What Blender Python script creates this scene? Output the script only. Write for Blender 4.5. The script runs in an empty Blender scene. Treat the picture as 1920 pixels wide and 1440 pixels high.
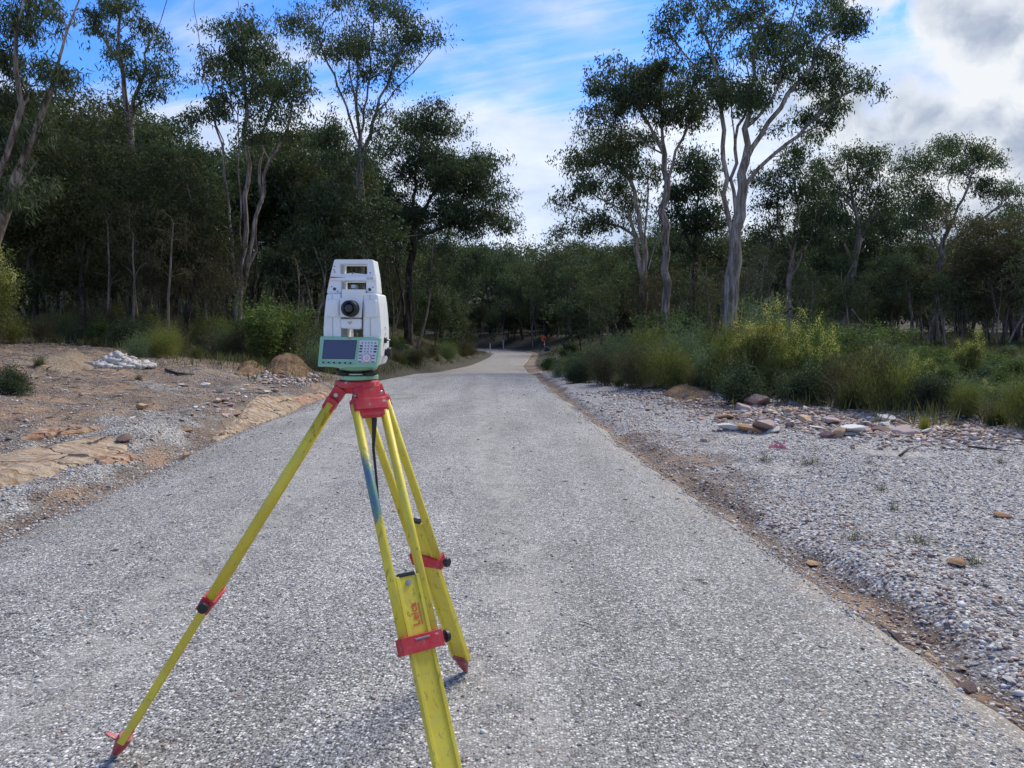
import bpy, math, random
import numpy as np
from mathutils import Vector, Matrix

R = math.radians
F_PX, PITCH, CAM_H = 1442.0, math.atan(120 / 1442.0), 1.5
sc = bpy.context.scene
col = sc.collection

# ------------------------------------------------------------------ camera
cam_d = bpy.data.cameras.new('camera'); cam = bpy.data.objects.new('camera', cam_d); col.objects.link(cam)
cam.location = (0, 0, CAM_H); cam.rotation_euler = (R(90) - PITCH, 0, 0)
cam_d.sensor_width = 36; cam_d.lens = F_PX / 1920 * 36; cam_d.clip_end = 3000; cam_d.clip_start = 0.05
sc.camera = cam
sc.view_settings.view_transform = 'Standard'; sc.view_settings.look = 'None'
sc.view_settings.exposure = 0.90; sc.view_settings.gamma = 1
sc.cycles.max_bounces = 6; sc.cycles.diffuse_bounces = 3; sc.cycles.glossy_bounces = 2
sc.cycles.transmission_bounces = 3; sc.cycles.transparent_max_bounces = 4

# ------------------------------------------------------------------ node helper
class NT:
    def __init__(s, tree): s.t = tree
    def n(s, typ, ins=None, **pr):
        nd = s.t.nodes.new('ShaderNode' + typ)
        for k, v in pr.items(): setattr(nd, k, v)
        for k, v in (ins or {}).items(): s.put(nd.inputs[k], v)
        return nd
    def put(s, sock, v):
        if v is None: return
        if isinstance(v, bpy.types.Node): v = v.outputs[0]
        if isinstance(v, bpy.types.NodeSocket): s.t.links.new(v, sock)
        else:
            if isinstance(v, (tuple, list)) and len(v) == 3 and sock.type == 'RGBA': v = (*v, 1)
            sock.default_value = v
    def m(s, op, a, b=None, c=None, clamp=False):
        nd = s.t.nodes.new('ShaderNodeMath'); nd.operation = op; nd.use_clamp = clamp
        for i, v in enumerate((a, b, c)): s.put(nd.inputs[i], v)
        return nd.outputs[0]
    def vm(s, op, a, b=None):
        nd = s.t.nodes.new('ShaderNodeVectorMath'); nd.operation = op
        s.put(nd.inputs[0], a); s.put(nd.inputs[1], b)
        return nd.outputs[0]
    def ss(s, x, a, b):                       # smoothstep
        nd = s.n('MapRange', {'Value': x, 'From Min': a, 'From Max': b}); nd.interpolation_type = 'SMOOTHSTEP'
        return nd.outputs[0]
    def mix(s, f, a, b, bt='MIX'):
        nd = s.t.nodes.new('ShaderNodeMix'); nd.data_type = 'RGBA'; nd.blend_type = bt
        s.put(nd.inputs[0], f); s.put(nd.inputs[6], a); s.put(nd.inputs[7], b)
        return nd.outputs[2]
    def ramp(s, f, stops, interp='LINEAR'):
        nd = s.t.nodes.new('ShaderNodeValToRGB'); cr = nd.color_ramp; cr.interpolation = interp
        while len(cr.elements) < len(stops): cr.elements.new(0.5)
        for e, (p, c) in zip(cr.elements, stops):
            e.position = p; e.color = (*c, 1) if not isinstance(c, (int, float)) else (c, c, c, 1)
        s.put(nd.inputs[0], f); return nd.outputs[0]
    def noise(s, vec, scale, detail=3, rough=.55, dist=0, out=0):
        return s.n('TexNoise', {'Vector': vec, 'Scale': scale, 'Detail': detail, 'Roughness': rough, 'Distortion': dist}).outputs[out]
    def scalev(s, vec, sx, sy, sz):
        return s.vm('MULTIPLY', vec, (sx, sy, sz))

# ------------------------------------------------------------------ world: sky and clouds
SUN_EL, SUN_AZ = 48, 35                      # azimuth measured from +Y towards +X
w = bpy.data.worlds.new('World'); sc.world = w; w.use_nodes = True
w.node_tree.nodes.clear(); k = NT(w.node_tree)
sky = k.n('TexSky'); sky.sky_type = 'NISHITA'; sky.sun_disc = False
sky.sun_elevation = R(SUN_EL); sky.sun_rotation = R(SUN_AZ); sky.ozone_density = 2.5; sky.air_density = 1.0; sky.dust_density = .25
tc = k.n('TexCoord'); sep = k.n('SeparateXYZ', {'Vector': tc.outputs['Generated']})
X_, Y_, Z_ = sep.outputs
az = k.m('ARCTAN2', X_, Y_)
el = k.m('ARCSINE', Z_)
comb = k.n('CombineXYZ', {'X': az, 'Y': el, 'Z': 0}).outputs[0]
blue = k.mix(1.0, sky.outputs[0], (.30, .58, 1.03), 'MULTIPLY')
# high streaky cloud
zc = k.m('ADD', k.m('MAXIMUM', Z_, 0), .10)
pc = k.n('CombineXYZ', {'X': k.m('DIVIDE', X_, zc), 'Y': k.m('DIVIDE', Y_, zc), 'Z': 0}).outputs[0]
rot = k.n('VectorRotate', {'Vector': pc, 'Angle': R(28)}); rot.rotation_type = 'Z_AXIS'
st = k.m('ADD', k.m('MULTIPLY', k.noise(k.scalev(rot, .55, 2.0, 1), .62, 7, .58, 1.1), .6), k.m('MULTIPLY', k.noise(k.scalev(rot, .8, 3.2, 1), 1.5, 7, .62, .8), .4))
big = k.noise(k.scalev(comb, 2.2, 5.0, 1), 1.6, 3, .5)
low = k.ss(el, .36, .16)
cir = k.m('ADD', st, k.m('ADD', k.m('MULTIPLY', k.m('SUBTRACT', big, .5), .75), k.m('MULTIPLY', low, .42)))
# clearer patch towards the upper left
clr = k.m('MULTIPLY', k.ss(az, -.05, -.35), .10)
cirm = k.m('MULTIPLY', k.ss(k.m('SUBTRACT', cir, clr), .42, .76), .92)
cn = k.noise(k.scalev(comb, 5, 11, 1), 1.3, 6, .55, .3)
ccol = k.ramp(cn, [(.30, (2.5, 2.95, 3.7)), (.50, (3.5, 3.85, 4.5)), (.66, (4.5, 4.65, 4.9))])
skyc = k.mix(cirm, blue, ccol)
# heaped cloud on the right, and a low bank straight ahead
cw = k.vm('ADD', comb, k.vm('MULTIPLY', k.vm('SUBTRACT', k.noise(comb, 7, 4, .6, 0, 1), (.5, .5, .5)), (.10, .06, 0)))
b1 = k.noise(cw, 9.0, 8, .52)
b2 = k.noise(k.vm('ADD', cw, (.0, .035, 0)), 9.0, 8, .52)
edge = k.m('ADD', k.m('MULTIPLY', k.m('SUBTRACT', az, .345), .6), k.m('MULTIPLY', k.m('SUBTRACT', b1, .5), .50))
edge = k.m('ADD', edge, k.m('MULTIPLY', k.m('SUBTRACT', .27, el), .30))
cum = k.m('MULTIPLY', k.ss(edge, .0, .07), k.ss(az, 2.4, 2.0))
shade = k.m('ADD', k.m('MULTIPLY', k.m('SUBTRACT', b2, b1), 2.6), k.m('MULTIPLY', k.m('SUBTRACT', k.noise(cw, 3.6, 5, .5), .5), 1.5))
shade = k.m('ADD', shade, k.m('SUBTRACT', k.ss(edge, .42, .04), .42))
cumc = k.ramp(k.m('ADD', shade, .36), [(.0, (1.5, 1.85, 2.45)), (.34, (2.2, 2.5, 3.05)), (.62, (3.1, 3.35, 3.75)), (1.0, (4.0, 4.15, 4.35))])
skyc = k.mix(cum, skyc, cumc)
bg = k.n('Background', {'Color': skyc, 'Strength': .12})
wo = k.n('OutputWorld'); w.node_tree.links.new(bg.outputs[0], wo.inputs[0])

sl = bpy.data.lights.new('sun', 'SUN'); sl.energy = 2.3; sl.angle = R(32); sl.color = (1, .93, .83)
so = bpy.data.objects.new('sun', sl); col.objects.link(so)
sdir = Vector((math.sin(R(SUN_AZ)) * math.cos(R(SUN_EL)), math.cos(R(SUN_AZ)) * math.cos(R(SUN_EL)), math.sin(R(SUN_EL))))
so.rotation_euler = (-sdir).to_track_quat('-Z', 'Y').to_euler()

# ------------------------------------------------------------------ picture -> world
_c, _s = math.cos(PITCH), math.sin(PITCH)
def P(px, py, d):
    u, v = (px - 960) / F_PX, (720 - py) / F_PX
    y = _c + v * _s; z = -_s + v * _c; t = d / y
    return np.array([u * t, d, CAM_H + z * t])
def to_px(p):
    x, y, z = p[0], p[1], p[2] - CAM_H
    dep = y * _c - z * _s; up = y * _s + z * _c
    return 960 + F_PX * x / dep, 720 - F_PX * up / dep

# ------------------------------------------------------------------ value noise
def vnoise(x, y, seed=0):
    x = np.asarray(x, float); y = np.asarray(y, float)
    xi = np.floor(x).astype(np.int64); yi = np.floor(y).astype(np.int64)
    fx = x - xi; fy = y - yi; fx = fx * fx * (3 - 2 * fx); fy = fy * fy * (3 - 2 * fy)
    def h(a, b):
        n = (a * 374761393 + b * 668265263 + seed * 974634777) & 0xffffffff
        n = ((n ^ (n >> 13)) * 1274126177) & 0xffffffff
        n = n ^ (n >> 16)
        return (n & 0xffff) / 65535.0
    return (h(xi, yi) * (1 - fx) + h(xi + 1, yi) * fx) * (1 - fy) + (h(xi, yi + 1) * (1 - fx) + h(xi + 1, yi + 1) * fx) * fy
def fbm(x, y, seed=0, oct=3):
    r = 0; a = .5; 
    for i in range(oct): r = r + a * (vnoise(x, y, seed + i) - .5); x = x * 2.1 + 3.7; y = y * 2.1 + 1.3; a *= .5
    return r * 2
def S(t): t = np.clip(t, 0, 1); return t * t * (3 - 2 * t)

# ------------------------------------------------------------------ road line and ground height
CL = np.array([  # x, y, z, half width
    (-.95, -9, .16, 2.8), (-.93, 0, 0, 2.8), (-.93, 3.5, -.06, 2.79), (-.96, 5, -.09, 2.8), (-1.05, 6.7, -.12, 2.72), (-1.2, 9, -.16, 2.72),
    (-1.38, 11, -.2, 2.79), (-1.45, 15, -.27, 2.76), (-1.62, 17.5, -.31, 2.76), (-1.72, 25, -.45, 2.56), (-1.62, 32, -.75, 2.5), (-1.52, 39, -1.15, 2.3),
    (-1.15, 57, -1.9, 1.95), (-.3, 72, -2.05, 1.9), (.1, 82, -2.08, 2.0), (-1.6, 91, -2.12, 2.0), (-5, 97, -2.18, 2.0), (-12, 102, -2.2, 2.1), (-24, 110, -2.3, 2.5), (-60, 116, -2.3, 2.5)])
def resample(a, n_per=6):
    out = []
    t = np.arange(len(a)); tt = np.linspace(0, len(a) - 1, (len(a) - 1) * n_per + 1)
    b = np.stack([np.interp(tt, t, a[:, i]) for i in range(a.shape[1])], 1)
    for _ in range(6): b[1:-1] = .25 * b[:-2] + .5 * b[1:-1] + .25 * b[2:]
    return b
CLR = resample(CL)
def road_info(x, y):
    x = np.atleast_1d(np.asarray(x, float)); y = np.atleast_1d(np.asarray(y, float))
    A = CLR[:-1, :2]; B = CLR[1:, :2]; D = B - A; L2 = (D ** 2).sum(1)
    s_out = np.empty(x.size); z_out = np.empty(x.size)
    for i in range(0, x.size, 20000):
        px = x[i:i + 20000, None]; py = y[i:i + 20000, None]
        t = np.clip(((px - A[:, 0]) * D[:, 0] + (py - A[:, 1]) * D[:, 1]) / L2, 0, 1)
        qx = A[:, 0] + t * D[:, 0]; qy = A[:, 1] + t * D[:, 1]
        d2 = (px - qx) ** 2 + (py - qy) ** 2
        j = d2.argmin(1); r = np.arange(len(j)); tj = t[r, j]
        side = np.sign((px[:, 0] - qx[r, j]) * D[j, 1] - (py[:, 0] - qy[r, j]) * D[j, 0])
        hw = CLR[j, 3] * (1 - tj) + CLR[j + 1, 3] * tj
        z_out[i:i + 20000] = CLR[j, 2] * (1 - tj) + CLR[j + 1, 2] * tj
        s_out[i:i + 20000] = np.where(side >= 0, 1, -1) * np.maximum(np.sqrt(d2[r, j]) - hw, 0) + np.where(np.sqrt(d2[r, j]) < hw, 1e-6 * side, 0)
    return s_out, z_out
def ground(x, y, fine=True):
    x = np.atleast_1d(np.asarray(x, float)); y = np.atleast_1d(np.asarray(y, float))
    s, zr = road_info(x, y); u = np.abs(s)
    low = S((y - 58) / 16) * S((17 - u) / 5)
    zl = zr * (1 - .8 * S(u / 8) * (1 - low)) + .085 * (1 - .75 * low) * np.minimum(u, 14) + .012 * np.maximum(u - 14, 0)
    zl = zl + .16 * S((u - .35) / .5) * S((y - 7) / 4) * (1 - S((y - 22) / 5)) * (.4 + 1.2 * vnoise(x * .8, y * .8, 61))
    zl = zl + 1.0 * S((y - 27) / 16) * S(u / 2.6) * (1 - S((y - 68) / 14))
    zrr = zr * (1 - .7 * S(u / 8)) + .018 * np.minimum(u, 30)
    z = np.where(s < 0, zl, zrr)
    out = S(u / .6)
    z = z + out * (.10 * fbm(x * .55, y * .55, 3) + .05 * fbm(x * 1.9, y * 1.9, 7))
    if fine: z = z + out * .022 * fbm(x * 7, y * 7, 11, 3) + (1 - out) * S(u / .1) * .02 * fbm(x * 6, y * 6, 17)
    gul = np.where(s > 0, .085, .075) * np.exp(-((u - .22) / .17) ** 2) * (.55 + vnoise(x * 1.7, y * 1.7, 5)) * (1 - S((y - 30) / 10))
    z = z - gul - .06 * (1 - S(u / .12))
    z = z + 19 * S((y - 112) / 190) + .01 * np.maximum(np.abs(x) - 60, 0) * 0
    return z
def gz(x, y): return float(ground(x, y)[0])
def G(px, py):
    """where the line of sight through a picture point meets the ground"""
    a, b = 1.0, 1.0
    ds = np.concatenate([np.arange(1.5, 40, .1), np.arange(40, 200, .5)])
    pts = np.array([P(px, py, d) for d in ds]); g = ground(pts[:, 0], pts[:, 1])
    i = np.argmax(pts[:, 2] < g)
    if pts[i, 2] >= g[i]: i = len(ds) - 1
    return np.array([pts[i, 0], pts[i, 1], g[i]])

# ------------------------------------------------------------------ object helpers
def tag(o, label=None, cat=None, group=None, kind=None):
    if label: o['label'] = label
    if cat: o['category'] = cat
    if group: o['group'] = group
    if kind: o['kind'] = kind
    return o
def empty(name, loc, label, cat, group=None, rz=0):
    o = bpy.data.objects.new(name, None); o.empty_display_size = .1; col.objects.link(o)
    o.location = loc; o.rotation_euler = (0, 0, rz)
    return tag(o, label, cat, group)
def fast_mesh(name, verts, faces, k_, attrs=None, smooth=False, mats=(), mi=None):
    """faces: (n, k) int array"""
    me = bpy.data.meshes.new(name); verts = np.asarray(verts, np.float32); faces = np.asarray(faces, np.int32)
    me.vertices.add(len(verts)); me.vertices.foreach_set('co', verts.ravel())
    me.loops.add(faces.size); me.loops.foreach_set('vertex_index', faces.ravel())
    me.polygons.add(len(faces)); me.polygons.foreach_set('loop_start', np.arange(len(faces), dtype=np.int32) * k_)
    me.polygons.foreach_set('loop_total', np.full(len(faces), k_, np.int32))
    if smooth: me.polygons.foreach_set('use_smooth', np.ones(len(faces), bool))
    for nm, ar in (attrs or {}).items():
        if ar.ndim == 1: a = me.attributes.new(nm, 'FLOAT', 'POINT'); a.data.foreach_set('value', ar.astype(np.float32))
        else: a = me.attributes.new(nm, 'FLOAT_VECTOR', 'POINT'); a.data.foreach_set('vector', ar.astype(np.float32).ravel())
    for m_ in mats: me.materials.append(m_)
    if mi is not None: me.polygons.foreach_set('material_index', np.asarray(mi, np.int32))
    me.update(calc_edges=True); return me
def link(name, me, parent=None, loc=(0, 0, 0)):
    o = bpy.data.objects.new(name, me); col.objects.link(o); o.location = loc
    if parent: o.parent = parent
    return o
def copy_tree(o, parent=None):
    c = o.copy(); col.objects.link(c)
    if parent: c.parent = parent
    for ch in [x for x in kids.get(o.name, [])]: copy_tree(ch, c)
    return c
kids = {}

class MB:
    """collects simple shapes into one mesh"""
    def __init__(s): s.v = []; s.f = []; s.m = []; s.sm = []
    def add(s, vs, fs, mi=0, smooth=False):
        b = len(s.v); s.v += [tuple(map(float, p)) for p in vs]; s.f += [tuple(b + i for i in f) for f in fs]
        s.m += [mi] * len(fs); s.sm += [smooth] * len(fs)
    def box(s, c, size, rot=None, mi=0):
        hx, hy, hz = [q / 2 for q in size]; rot = rot or Matrix.Identity(3)
        vs = [Vector(c) + rot @ Vector((a * hx, b * hy, d * hz)) for a in (-1, 1) for b in (-1, 1) for d in (-1, 1)]
        s.add(vs, [(0, 1, 3, 2), (4, 6, 7, 5), (0, 4, 5, 1), (2, 3, 7, 6), (0, 2, 6, 4), (1, 5, 7, 3)], mi)
    def prism(s, poly, y0, y1, mi=0, faces=None):
        """polygon in x,z extruded along y; faces = optional list of inner cells (shared corners)"""
        n = len(poly); faces = faces or [tuple(range(n))]
        vs = [(p[0], y0, p[1]) for p in poly] + [(p[0], y1, p[1]) for p in poly]
        area = sum(poly[faces[0][i]][0] * poly[faces[0][(i + 1) % len(faces[0])]][1] - poly[faces[0][(i + 1) % len(faces[0])]][0] * poly[faces[0][i]][1] for i in range(len(faces[0])))
        if area < 0: faces = [tuple(reversed(f)) for f in faces]
        fs = [tuple(f) for f in faces] + [tuple(i + n for i in reversed(f)) for f in faces]
        ed = {}
        for f in faces:
            for i in range(len(f)): ed[(f[i], f[(i + 1) % len(f)])] = 1
        for (a, b) in ed:
            if (b, a) not in ed: fs.append((b, a, a + n, b + n))
        s.add(vs, fs, mi)
    def tube(s, pts, rads, sides=10, mi=0, cap=True, smooth=True, squash=None):
        pts = [Vector(p) for p in pts]
        if not hasattr(rads, '__len__'): rads = [rads] * len(pts)
        up = Vector((0, 0, 1)) if abs((pts[-1] - pts[0]).normalized().z) < .9 else Vector((0, 1, 0))
        if squash: up = Vector(squash[0])
        vs = []
        for i, p in enumerate(pts):
            t = (pts[min(i + 1, len(pts) - 1)] - pts[max(i - 1, 0)]).normalized()
            a = t.cross(up).normalized(); b = a.cross(t).normalized()
            sq = squash[1] if squash else 1
            for j in range(sides):
                an = 2 * math.pi * j / sides; vs.append(p + (a * math.cos(an) * sq + b * math.sin(an)) * rads[i])
        fs = [(i * sides + j, i * sides + (j + 1) % sides, (i + 1) * sides + (j + 1) % sides, (i + 1) * sides + j) for i in range(len(pts) - 1) for j in range(sides)]
        s.add(vs, fs, mi, smooth)
        if cap:
            b0 = len(s.v) - len(vs)
            s.f += [tuple(b0 + j for j in reversed(range(sides))), tuple(b0 + (len(pts) - 1) * sides + j for j in range(sides))]; s.m += [mi, mi]; s.sm += [False, False]
    def build(s, name, mats, parent=None, loc=(0, 0, 0), bevel=0, seg=2, ang=35):
        me = bpy.data.meshes.new(name); me.from_pydata(s.v, [], s.f)
        for m_ in (mats if isinstance(mats, (list, tuple)) else [mats]): me.materials.append(m_)
        me.polygons.foreach_set('material_index', s.m); me.polygons.foreach_set('use_smooth', s.sm); me.update()
        o = link(name, me, parent, loc)
        if bevel:
            bv = o.modifiers.new('bevel', 'BEVEL'); bv.width = bevel; bv.segments = seg; bv.limit_method = 'ANGLE'; bv.angle_limit = R(ang)
            bv.harden_normals = False
        return o

# ------------------------------------------------------------------ materials
def new_mat(name):
    m_ = bpy.data.materials.new(name); m_.use_nodes = True; m_.node_tree.nodes.clear(); t = NT(m_.node_tree)
    return m_, t
def finish(t, colr, rough=.6, metal=0, bump=None, bstr=.3, bdist=.01, spec=.5, trans=None, coat=0):
    b = t.n('BsdfPrincipled', {'Base Color': colr, 'Roughness': rough, 'Metallic': metal, 'Specular IOR Level': spec, 'Coat Weight': coat})
    if bump is not None:
        bn = t.n('Bump', {'Strength': bstr, 'Distance': bdist, 'Height': bump}); t.t.links.new(bn.outputs[0], b.inputs['Normal'])
    o = t.n('OutputMaterial')
    if trans is not None:
        tr = t.n('BsdfTranslucent', {'Color': trans}); mx = t.n('MixShader', {0: .25})
        t.t.links.new(b.outputs[0], mx.inputs[1]); t.t.links.new(tr.outputs[0], mx.inputs[2]); t.t.links.new(mx.outputs[0], o.inputs[0])
    else: t.t.links.new(b.outputs[0], o.inputs[0])

def plain(name, c, rough=.5, metal=0, dirt=0, dirtc=(.25, .2, .15), dscale=30, spec=.5, bump=0):
    m_, t = new_mat(name); co = t.n('TexCoord').outputs['Object']; cc = c
    n1 = t.noise(co, dscale, 5, .65)
    if dirt:
        cc = t.mix(t.m('MULTIPLY', t.ss(n1, .48, .72), dirt), c, dirtc)
        n2 = t.noise(co, dscale * .25, 3); cc = t.mix(t.ss(n2, .3, .75), cc, t.mix(1, cc, (.86, .86, .86), 'MULTIPLY'))
    finish(t, cc, t.m('ADD', rough - .08, t.m('MULTIPLY', n1, .16)), metal, n1 if bump else None, bump, .002, spec)
    return m_
def road_mat():
    m_, t = new_mat('sealed gravel road'); co = t.n('NewGeometry').outputs['Position']
    wob = t.vm('ADD', co, t.vm('MULTIPLY', t.noise(co, 60, 1, .5, 0, 1), (.012, .012, 0)))
    v = t.n('TexVoronoi', {'Vector': wob, 'Scale': 84.0, 'Randomness': 1}); v2 = t.n('TexVoronoi', {'Vector': wob, 'Scale': 160.0}); v3 = t.n('TexVoronoi', {'Vector': co, 'Scale': 34.0})
    rnd = t.n('SeparateColor', {0: v.outputs['Color']}).outputs[0]; rnd2 = t.n('SeparateColor', {0: v2.outputs['Color']}).outputs[1]
    stone = t.ramp(rnd, [(0, (.034, .035, .036)), (.20, (.078, .08, .083)), (.36, (.205, .21, .216)), (.64, (.34, .347, .352)), (.84, (.54, .545, .545)), (1, (.84, .83, .80))])
    small = t.ramp(rnd2, [(0, (.04, .04, .04)), (.5, (.18, .18, .178)), (1, (.46, .455, .445))])
    rim = t.ss(v.outputs['Distance'], .38, .62)
    c = t.mix(rim, stone, small)
    odd = t.n('SeparateColor', {0: v3.outputs['Color']}).outputs[2]
    c = t.mix(t.m('MULTIPLY', t.ss(odd, .975, .98), t.ss(v3.outputs['Distance'], .4, .2)), c, (.30, .24, .20))
    sepn = t.n('SeparateXYZ', {0: co})
    at0 = t.n('Attribute', attribute_name='edge').outputs['Fac']
    # wheel lines, worn lighter strips and dark bleeding patches
    tracks = t.noise(t.scalev(co, 1.5, .10, 1), 1.0, 3, .5)
    pat = t.noise(t.scalev(co, .8, .35, 1), 1.3, 5, .6)
    pat2 = t.noise(co, 5.0, 4, .6)
    lum = t.m('ADD', t.m('ADD', t.m('MULTIPLY', t.m('SUBTRACT', tracks, .5), .9), t.m('MULTIPLY', t.m('SUBTRACT', pat, .5), .9)), t.m('MULTIPLY', t.m('SUBTRACT', pat2, .5), .5))
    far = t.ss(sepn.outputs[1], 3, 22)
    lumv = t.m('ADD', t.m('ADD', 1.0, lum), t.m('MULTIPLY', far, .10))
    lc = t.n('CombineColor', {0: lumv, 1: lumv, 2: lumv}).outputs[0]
    tn = t.m('ADD', at0, t.m('MULTIPLY', t.m('SUBTRACT', pat, .5), .16)); trk = t.m('MULTIPLY', t.ss(t.m('ABSOLUTE', t.m('SUBTRACT', tn, .34)), .15, .04), t.ss(pat2, .25, .75))
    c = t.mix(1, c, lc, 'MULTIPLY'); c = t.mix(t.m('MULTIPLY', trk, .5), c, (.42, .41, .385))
    stn = t.m('MULTIPLY', t.ss(t.noise(t.scalev(co, 1.3, .6, 1), 1.9, 5, .65), .56, .72), .35); c = t.mix(stn, c, t.mix(1, c, (.62, .58, .53), 'MULTIPLY'))
    at = t.n('Attribute', attribute_name='edge').outputs['Fac']
    en = t.noise(co, 3.2, 4, .6)
    ef = t.ss(t.m('ADD', at, t.m('MULTIPLY', t.m('SUBTRACT', en, .5), .45)), .88, 1.10)
    fines = t.mix(t.noise(co, 40, 3), (.38, .34, .28), (.30, .25, .19))
    c = t.mix(t.m('MULTIPLY', ef, .62), c, fines)
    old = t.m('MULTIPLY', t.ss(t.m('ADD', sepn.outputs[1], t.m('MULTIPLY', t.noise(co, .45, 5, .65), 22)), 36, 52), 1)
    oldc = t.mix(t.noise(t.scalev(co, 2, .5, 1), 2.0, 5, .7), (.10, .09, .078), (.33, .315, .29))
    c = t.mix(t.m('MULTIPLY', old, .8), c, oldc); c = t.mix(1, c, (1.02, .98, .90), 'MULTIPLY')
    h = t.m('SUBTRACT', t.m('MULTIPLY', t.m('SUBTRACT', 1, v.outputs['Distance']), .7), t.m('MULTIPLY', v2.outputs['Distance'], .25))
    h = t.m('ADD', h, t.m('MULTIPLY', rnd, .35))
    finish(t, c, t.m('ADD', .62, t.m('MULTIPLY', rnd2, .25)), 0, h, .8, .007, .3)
    return m_
def ground_mat():
    m_, t = new_mat('verge ground'); co = t.n('NewGeometry').outputs['Position']
    at = t.n('Attribute', attribute_name='zones').outputs['Vector']; sp = t.n('SeparateXYZ', {0: at})
    v = t.n('TexVoronoi', {'Vector': co, 'Scale': 42.0}); v2 = t.n('TexVoronoi', {'Vector': co, 'Scale': 95.0})
    rnd = t.n('SeparateColor', {0: v.outputs['Color']}); rnd2 = t.n('SeparateColor', {0: v2.outputs['Color']})
    g1 = t.ramp(rnd.outputs[0], [(0, (.15, .14, .125)), (.35, (.30, .285, .265)), (.7, (.45, .44, .415)), (1, (.74, .73, .70))])
    g2 = t.ramp(rnd2.outputs[0], [(0, (.10, .085, .07)), (.6, (.28, .25, .22)), (1, (.52, .49, .45))])
    grav = t.mix(t.ss(v.outputs['Distance'], .4, .7), g1, g2)
    n1 = t.noise(co, 2.2, 6, .65); n2 = t.noise(co, 14, 5, .7); n3 = t.noise(co, 60, 4, .7)
    soil = t.ramp(n1, [(.28, (.07, .052, .038)), (.45, (.15, .105, .072)), (.6, (.22, .165, .115)), (.75, (.33, .27, .20))])
    soil = t.mix(t.ss(n2, .35, .7), soil, t.mix(1, soil, (.55, .52, .5), 'MULTIPLY'))
    soil = t.mix(t.m('MULTIPLY', t.ss(t.noise(co, .9, 5, .6), .50, .62), .7), soil, t.mix(n2, (.24, .13, .065), (.42, .28, .16)))
    # bleached bark and leaf scraps lying in the soil
    lv = t.n('TexVoronoi', {'Vector': t.scalev(t.vm('ADD', co, t.vm('MULTIPLY', t.noise(co, 3, 2, .5, 0, 1), (.5, .5, 0))), 1, 2.6, 1), 'Scale': 22.0})
    lr = t.n('SeparateColor', {0: lv.outputs['Color']})
    scr = t.m('MULTIPLY', t.ss(lr.outputs[0], .55, .62), t.ss(lv.outputs['Distance'], .35, .25))
    soil = t.mix(t.m('MULTIPLY', scr, .75), soil, t.ramp(lr.outputs[1], [(0, (.10, .075, .06)), (.5, (.30, .25, .20)), (1, (.50, .46, .41))]))
    peb = t.m('MULTIPLY', t.ss(rnd2.outputs[1], .72, .76), t.ss(v2.outputs['Distance'], .5, .35))
    soil = t.mix(peb, soil, t.ramp(rnd2.outputs[2], [(0, (.35, .22, .16)), (.5, (.45, .40, .34)), (1, (.66, .65, .62))]))
    sand = t.mix(n2, (.44, .33, .21), (.52, .43, .31))
    sand = t.mix(peb, sand, (.55, .42, .35))
    litter = t.ramp(t.noise(t.scalev(co, 1, 1.6, 1), 9, 6, .75), [(.3, (.022, .017, .012)), (.5, (.05, .04, .028)), (.68, (.11, .088, .062))])
    moss = t.ramp(n2, [(.4, (.018, .022, .010)), (.7, (.045, .05, .024))])
    litter = t.mix(t.ss(n1, .45, .6), litter, moss)
    wob = t.m('ADD', t.m('MULTIPLY', t.m('SUBTRACT', n1, .5), .8), t.m('MULTIPLY', t.m('SUBTRACT', n3, .5), .9))
    fg = t.ss(t.m('ADD', sp.outputs[0], wob), .38, .62)
    fs = t.ss(t.m('ADD', sp.outputs[1], wob), .40, .62)
    ff = t.ss(t.m('ADD', sp.outputs[2], wob), .35, .65)
    c = t.mix(fg, soil, grav); c = t.mix(fs, c, sand); c = t.mix(ff, c, litter)
    h = t.m('ADD', t.m('MULTIPLY', t.m('SUBTRACT', 1, v.outputs['Distance']), t.m('ADD', .15, fg)), t.m('ADD', t.m('MULTIPLY', n3, .6), t.m('MULTIPLY', n2, 1.2)))
    finish(t, c, .85, 0, h, .8, .016, .2)
    return m_
def bark_mat(name, c1, c2, c3, rough=.8, burn=1.0):
    m_, t = new_mat(name); tcn = t.n('TexCoord'); co = tcn.outputs['Object']
    st = t.noise(t.scalev(co, 5, 5, .55), 1.6, 5, .65, .4); n2 = t.noise(t.scalev(co, 14, 14, 3), 2, 4, .6)
    c = t.ramp(st, [(.38, c1), (.5, c2), (.62, c3)])
    c = t.mix(t.ss(n2, .5, .75), c, t.mix(1, c, (.5, .47, .45), 'MULTIPLY'))
    if burn:
        z = t.n('SeparateXYZ', {0: co}).outputs[2]
        bf = t.ss(t.m('ADD', z, t.m('MULTIPLY', st, 3.0)), 3.0, 1.2)
        c = t.mix(t.m('MULTIPLY', bf, burn), c, (.025, .02, .018))
    finish(t, c, rough, 0, t.m('ADD', st, t.m('MULTIPLY', n2, .4)), .6, .03, .2)
    return m_
def leaf_mat(name, stops, rough=.62, tr=None, spec=.12):
    m_, t = new_mat(name)
    f = t.n('Attribute', attribute_name='tint').outputs['Fac']
    oi = t.n('ObjectInfo').outputs['Random']
    ff = t.m('ADD', f, t.m('MULTIPLY', t.m('SUBTRACT', oi, .5), .22), clamp=True)
    c = t.ramp(ff, stops)
    finish(t, c, rough, 0, None, 0, 0, spec, trans=t.mix(1, c, tr or (1.4, 1.6, .8), 'MULTIPLY'))
    return m_
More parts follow.
